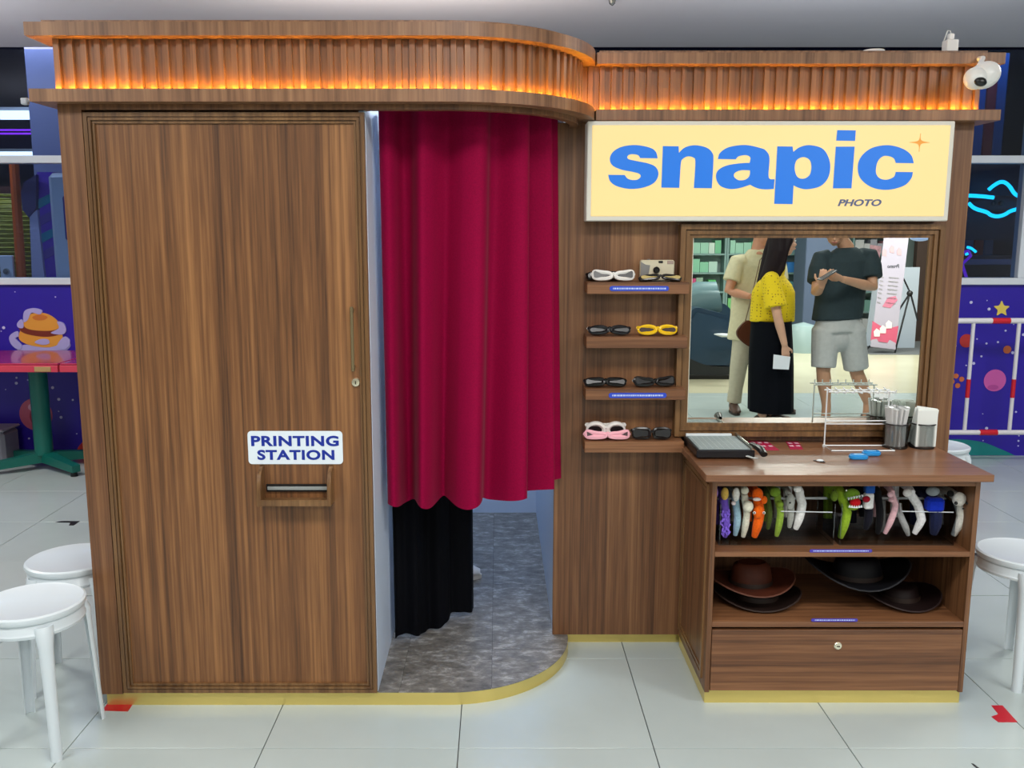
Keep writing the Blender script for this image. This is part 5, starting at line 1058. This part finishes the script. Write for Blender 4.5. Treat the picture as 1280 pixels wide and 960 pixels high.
# ---- massage chairs
MC = mat('massage_chair_blue', (36, 62, 84), .3, coat=.3); MD = mat('massage_chair_dark', (34, 38, 42), .45); MP = mat('massage_chair_pad', (92, 122, 128), .5)
def mchair(px0, px1, pt, pb, Yv, lab):
    a, b = V(px0, pb, Yv), V(px1, pt, Yv); x0, x1, zt = a.x, b.x, b.z; y = a.y; r = thing('massage_chair', lab, 'massage chair', ((x0 + x1) / 2, y, 0)); w = x1 - x0
    t = B(); qq = spline([(x0, .10, 'c'), (x0, zt * .62), (x0 + w * .12, zt * .8), (x0 + w * .28, zt), (x0 + w * .55, zt * .97), (x0 + w * .95, zt * .86), (x1 + w * .06, zt * .6), (x1, zt * .25), (x1 - w * .1, .10, 'c')]); prism(t, qq, 'xz', y - .75, y); bmesh.ops.bevel(t, geom=[e for e in t.edges if abs(e.verts[0].co.y - e.verts[1].co.y) < 1e-5], offset=.05, segments=4, affect='EDGES'); obj('shell', t, MC, r)
    t = B(); qq = spline([(x0, .02, 'c'), (x0, zt * .34), (x0 + w * .5, zt * .2), (x1 - .03, zt * .16), (x1 - .05, .02, 'c')]); prism(t, qq, 'xz', y - .7, y + .012); obj('skirt_panel', t, MD, r)
    t = B(); tube(t, [(x0 + w * .15, y - .38, zt - .06), (x0 + w * .5, y - .38, zt + .02), (x0 + w * .85, y - .38, zt + .06)], [.09, .11, .08], 14, flat=1.5); obj('backrest', t, MP, r)
    t = B(); bx(t, x0 - .01, x1 - .01, y - .72, y + .03, 0, .05, .01); obj('base', t, BLACK, r)
    return r
mchair(846, 921, 386, 468, 9.85, 'nearest dark blue massage chair at the left of the mirror view')
mchair(848, 915, 372, 440, 11.2, 'second dark blue massage chair just behind the nearest, in the mirror')
c = V(908, 419, 9.7); t = B(); loft(t, [((c.x - .13, c.y, c.z + .01), (0, .02, 0), (0, 0, .006)), ((c.x - .05, c.y, c.z), (0, .05, 0), (0, 0, .022)), ((c.x + .14, c.y, c.z - .005), (0, .05, 0), (0, 0, .018))], 12); tag(obj('side_tray', t, WHITE), 'small white tray arm beside the nearest massage chair', 'tray')
# ---- shop shelving seen far behind
Ys = 13.7; SHF = mat('shop_shelf', (120, 150, 148), .5); SB = mat('shop_shelf_back', (74, 100, 98), .7)
def unit(px0, px1, lab, cols):
    x0, x1 = V(px0, 400, Ys).x, V(px1, 400, Ys).x; y = V(0, 0, Ys).y; r = thing('display_shelving', lab, 'shelving', ((x0 + x1) / 2, y, 0))
    t = B(); bx(t, x0, x1, y - .42, y - .40, 0, 2.3); obj('back_panel', t, SB, r)
    for x in (x0, x1 - .03): t = B(); bx(t, x, x + .03, y - .40, y, 0, 2.3); obj('side_panel', t, SHF, r)
    zs = [.10, .42, .72, 1.0, 1.28, 1.56, 1.84]
    for z in zs + [2.27]: t = B(); bx(t, x0 + .03, x1 - .03, y - .40, y, z - .025, z); obj('shelf_board', t, SHF, r)
    for i, z in enumerate(zs):
        x = x0 + .05; c, nm = cols[i % len(cols)][:2]
        while x < x1 - .14:
            w = random.uniform(.07, .13); h = random.uniform(.14, .21); k = random.choice(cols[i % len(cols)][2:] or [c]) if len(cols[i % len(cols)]) > 2 else c
            m = PM.setdefault(k, mat('product_box_%s' % nm.replace(' ', '_'), k, .5))
            t = B(); bx(t, x, x + w, y - .25, y - .03, z + .001, z + h); bo = obj('product_box', t, m)
            tag(bo, 'small %s product box, %s shelf from the floor, %s shelving in the mirror' % (nm, ('lowest', 'second', 'third', 'fourth', 'fifth', 'sixth', 'seventh')[i], lab.split()[0]), 'box', '%s product boxes on the %s shelving' % (nm, lab.split()[0])); x += w + .006
PM = {}
gr = lambda: [((150, 196, 176), 'white and green', (150, 196, 176), (110, 180, 140), (190, 210, 200)), ((80, 150, 90), 'green', (80, 150, 90), (120, 190, 120), (60, 130, 90)), ((190, 90, 130), 'mixed pink', (190, 70, 120), (140, 170, 150), (90, 180, 110)), ((130, 190, 160), 'mint', (130, 190, 160), (170, 200, 190), (110, 160, 150))]
unit(845, 905, 'leftmost shop shelving full of green product boxes, in the mirror', gr())
unit(905.5, 966, 'middle shop shelving partly behind the woman, in the mirror', gr())
unit(966.5, 1001, 'blue-stocked shop shelving right of the woman, in the mirror', [((90, 150, 160), 'teal', (90, 150, 160), (120, 160, 170)), ((30, 90, 160), 'blue', (30, 90, 160), (50, 120, 190), (20, 70, 130))])
unit(1060, 1118, 'rear shop shelving behind the promo banner, in the mirror', [((190, 190, 190), 'pale grey', (190, 190, 190), (150, 150, 160), (170, 120, 130)), ((110, 150, 140), 'grey green', (110, 150, 140), (90, 120, 110))])
a, b = V(1003, 400, 12.9), V(1052, 400, 12.9); t = B(); bx(t, a.x, b.x, a.y - .5, a.y, 0, 2.785, .01); struct('trim_2', t, mat('slate_pillar', (84, 98, 124), .6))
c = V(1004, 412, 12.2); t = B(); lathe(t, [(.2, 0), (.2, .26), (.15, .36), (.001, .40)], (c.x, c.y, 0), 22); tag(obj('dome_cabinet', t, mat('pale_dome', (160, 182, 184), .2)), 'pale domed floor unit before the slate pillar, in the mirror', 'bin')
a = V(1140, 400, 13.4); t = B(); bx(t, a.x, a.x + 3, a.y - .1, a.y, 0, 2.785); tag(obj('dark_partition', t, mat('brown_partition', (66, 48, 40), .6)), 'dark brown partition at the right of the mirror view', 'partition')
# ---- promo banner on an X stand, board behind
Yp = 12.0; BW = mat('banner_white', (176, 168, 184), .6)
def vq(pts, Y): return [(V(x, y, Y).x, V(x, y, Y).z) for x, y in pts]
bn = thing('promo_banner', 'tall pink and white promo banner on a black X stand, in the mirror', 'banner', tuple(V(1100, 440, Yp)))
yb_ = V(0, 0, Yp).y
def lean(t): 
    for v in t.verts: v.co.y -= (v.co.z) * .22
def pan(name, pts, m, off, par=bn):
    t = B(); prism(t, vq(pts, Yp), 'xz', yb_ + off, yb_ + off + .004); lean(t); return obj(name, t, m, par)
pan('banner_sheet', [(1089, 434), (1119, 438), (1156, 270), (1124, 270)], BW, 0)
pan('pink_print', [(1089.5, 426), (1121, 430), (1126, 408), (1110, 412), (1094, 402)], mat('banner_pink', (206, 92, 120), .5), .005)
pan('print_wave', [(1088.6, 433), (1119.4, 437), (1120.4, 429), (1113, 425), (1108, 432), (1101, 431), (1097, 424), (1090.4, 425)], BW, .010)
pan('pink_print', [(1108, 384), (1118, 386), (1128, 376), (1126, 371), (1116, 373)], mat('banner_rose', (200, 120, 144), .5), .005)
for cx_, cy_ in ((1117, 317), (1127, 313), (1136, 316)): pan('print_figure', [(cx_ - 3, cy_ + 3), (cx_ + 2, cy_ + 4), (cx_ + 3, cy_ - 4), (cx_, cy_ - 6), (cx_ - 3, cy_ - 2)], mat('banner_figure', (206, 160, 166), .5), .005)
for cx_, cy_ in ((1098, 418), (1106, 414), (1114, 408)): pan('print_figure', [(cx_ - 4, cy_ + 3), (cx_ + 3, cy_ + 3), (cx_ + 4, cy_ - 4), (cx_, cy_ - 7), (cx_ - 4, cy_ - 3)], mat('banner_cream', (236, 224, 222), .5), .012)
for yy in (347, 352, 357, 362, 367, 373, 379): pan('print_line', [(1118 - (yy - 347) * .22 + 2, yy), (1132 - (yy - 347) * .22, yy + 1), (1132 - (yy - 347) * .22, yy + 2.2), (1118 - (yy - 347) * .22 + 2, yy + 1.2)], mat('banner_grey', (150, 146, 150), .5), .005); pan('print_line', [(1109 - (yy - 347) * .22, yy - 1), (1113 - (yy - 347) * .22, yy), (1113 - (yy - 347) * .22, yy + 1.4), (1109 - (yy - 347) * .22, yy + .4)], mat('banner_grey', (150, 146, 150), .5), .005)
a, b = V(1119, 336, Yp), V(1134, 331, Yp)
w = text('lettering', 'Promo', a.x, b.x, a.z, b.z, yb_ + .006, mat('banner_text', (60, 62, 70), .5), bn, bold=.02, back=True)
for v in w.data.vertices: v.co.y -= (v.co.z + wl(bn).z) * .22
SK = mat('stand_black', (20, 20, 24), .4)
for pts in (((1085, 438), (1090, 433)), ((1119, 446), (1146, 368)), ((1128, 392), (1146, 368)), ((1138, 345), (1147, 368)), ((1147, 368), (1153, 402))):
    t = B(); tube(t, [V(*p, Yp) + Vector((0, -.05 - .2 * V(*p, Yp).z, 0)) for p in pts], .012, 6); obj('stand_rod', t, SK, bn)
t = B(); c = V(1146, 368, Yp); ell(t, c + Vector((0, -.05 - .2 * c.z, 0)), .04, 10); obj('stand_hub', t, SK, bn)
t = B(); yb2 = V(0, 0, 12.6).y
prism(t, [(V(x, y, 12.6).x, V(x, y, 12.6).z) for x, y in ((1118, 436), (1143, 436), (1150, 334), (1127, 334))], 'xz', yb2 - .03, yb2); tag(obj('white_board', t, mat('board_white', (196, 206, 220), .5)), 'plain white board leaning behind the promo banner, in the mirror', 'board')
t = B(); prism(t, [(V(x, y, 12.6).x, V(x, y, 12.6).z) for x, y in ((1082, 432), (1092, 434), (1108, 326), (1096, 326))], 'xz', yb2 - .03, yb2); tag(obj('white_board', t, mat('board_white', (196, 206, 220), .5)), 'narrow white board left of the promo banner, in the mirror', 'board')
t = B(); c = V(1101, 322, 12.8); prism(t, [(V(x, y, 12.8).x, V(x, y, 12.8).z) for x, y in ((1088, 306), (1102, 308), (1098, 332), (1088, 334))], 'xz', V(0, 0, 12.8).y - .02, V(0, 0, 12.8).y); tag(obj('poster', t, mat('poster_print', (196, 150, 160), .5, noise=.4, nscale=14)), 'small red and white poster left of the banner top, in the mirror', 'poster')
c = V(1150, 297, 11.4); t = B(); ell(t, c, (.13, .02, .045), 16); hs_ = tag(obj('hanging_sign', t, mat('sign_pale_blue', (150, 176, 226), .4, emit=.3)), 'small pale blue oval sign at the top right of the mirror', 'sign')
t = B(); tube(t, [c, Vector((c.x, c.y, 2.785))], .004, 6); obj('cord', t, BLACK, hs_)
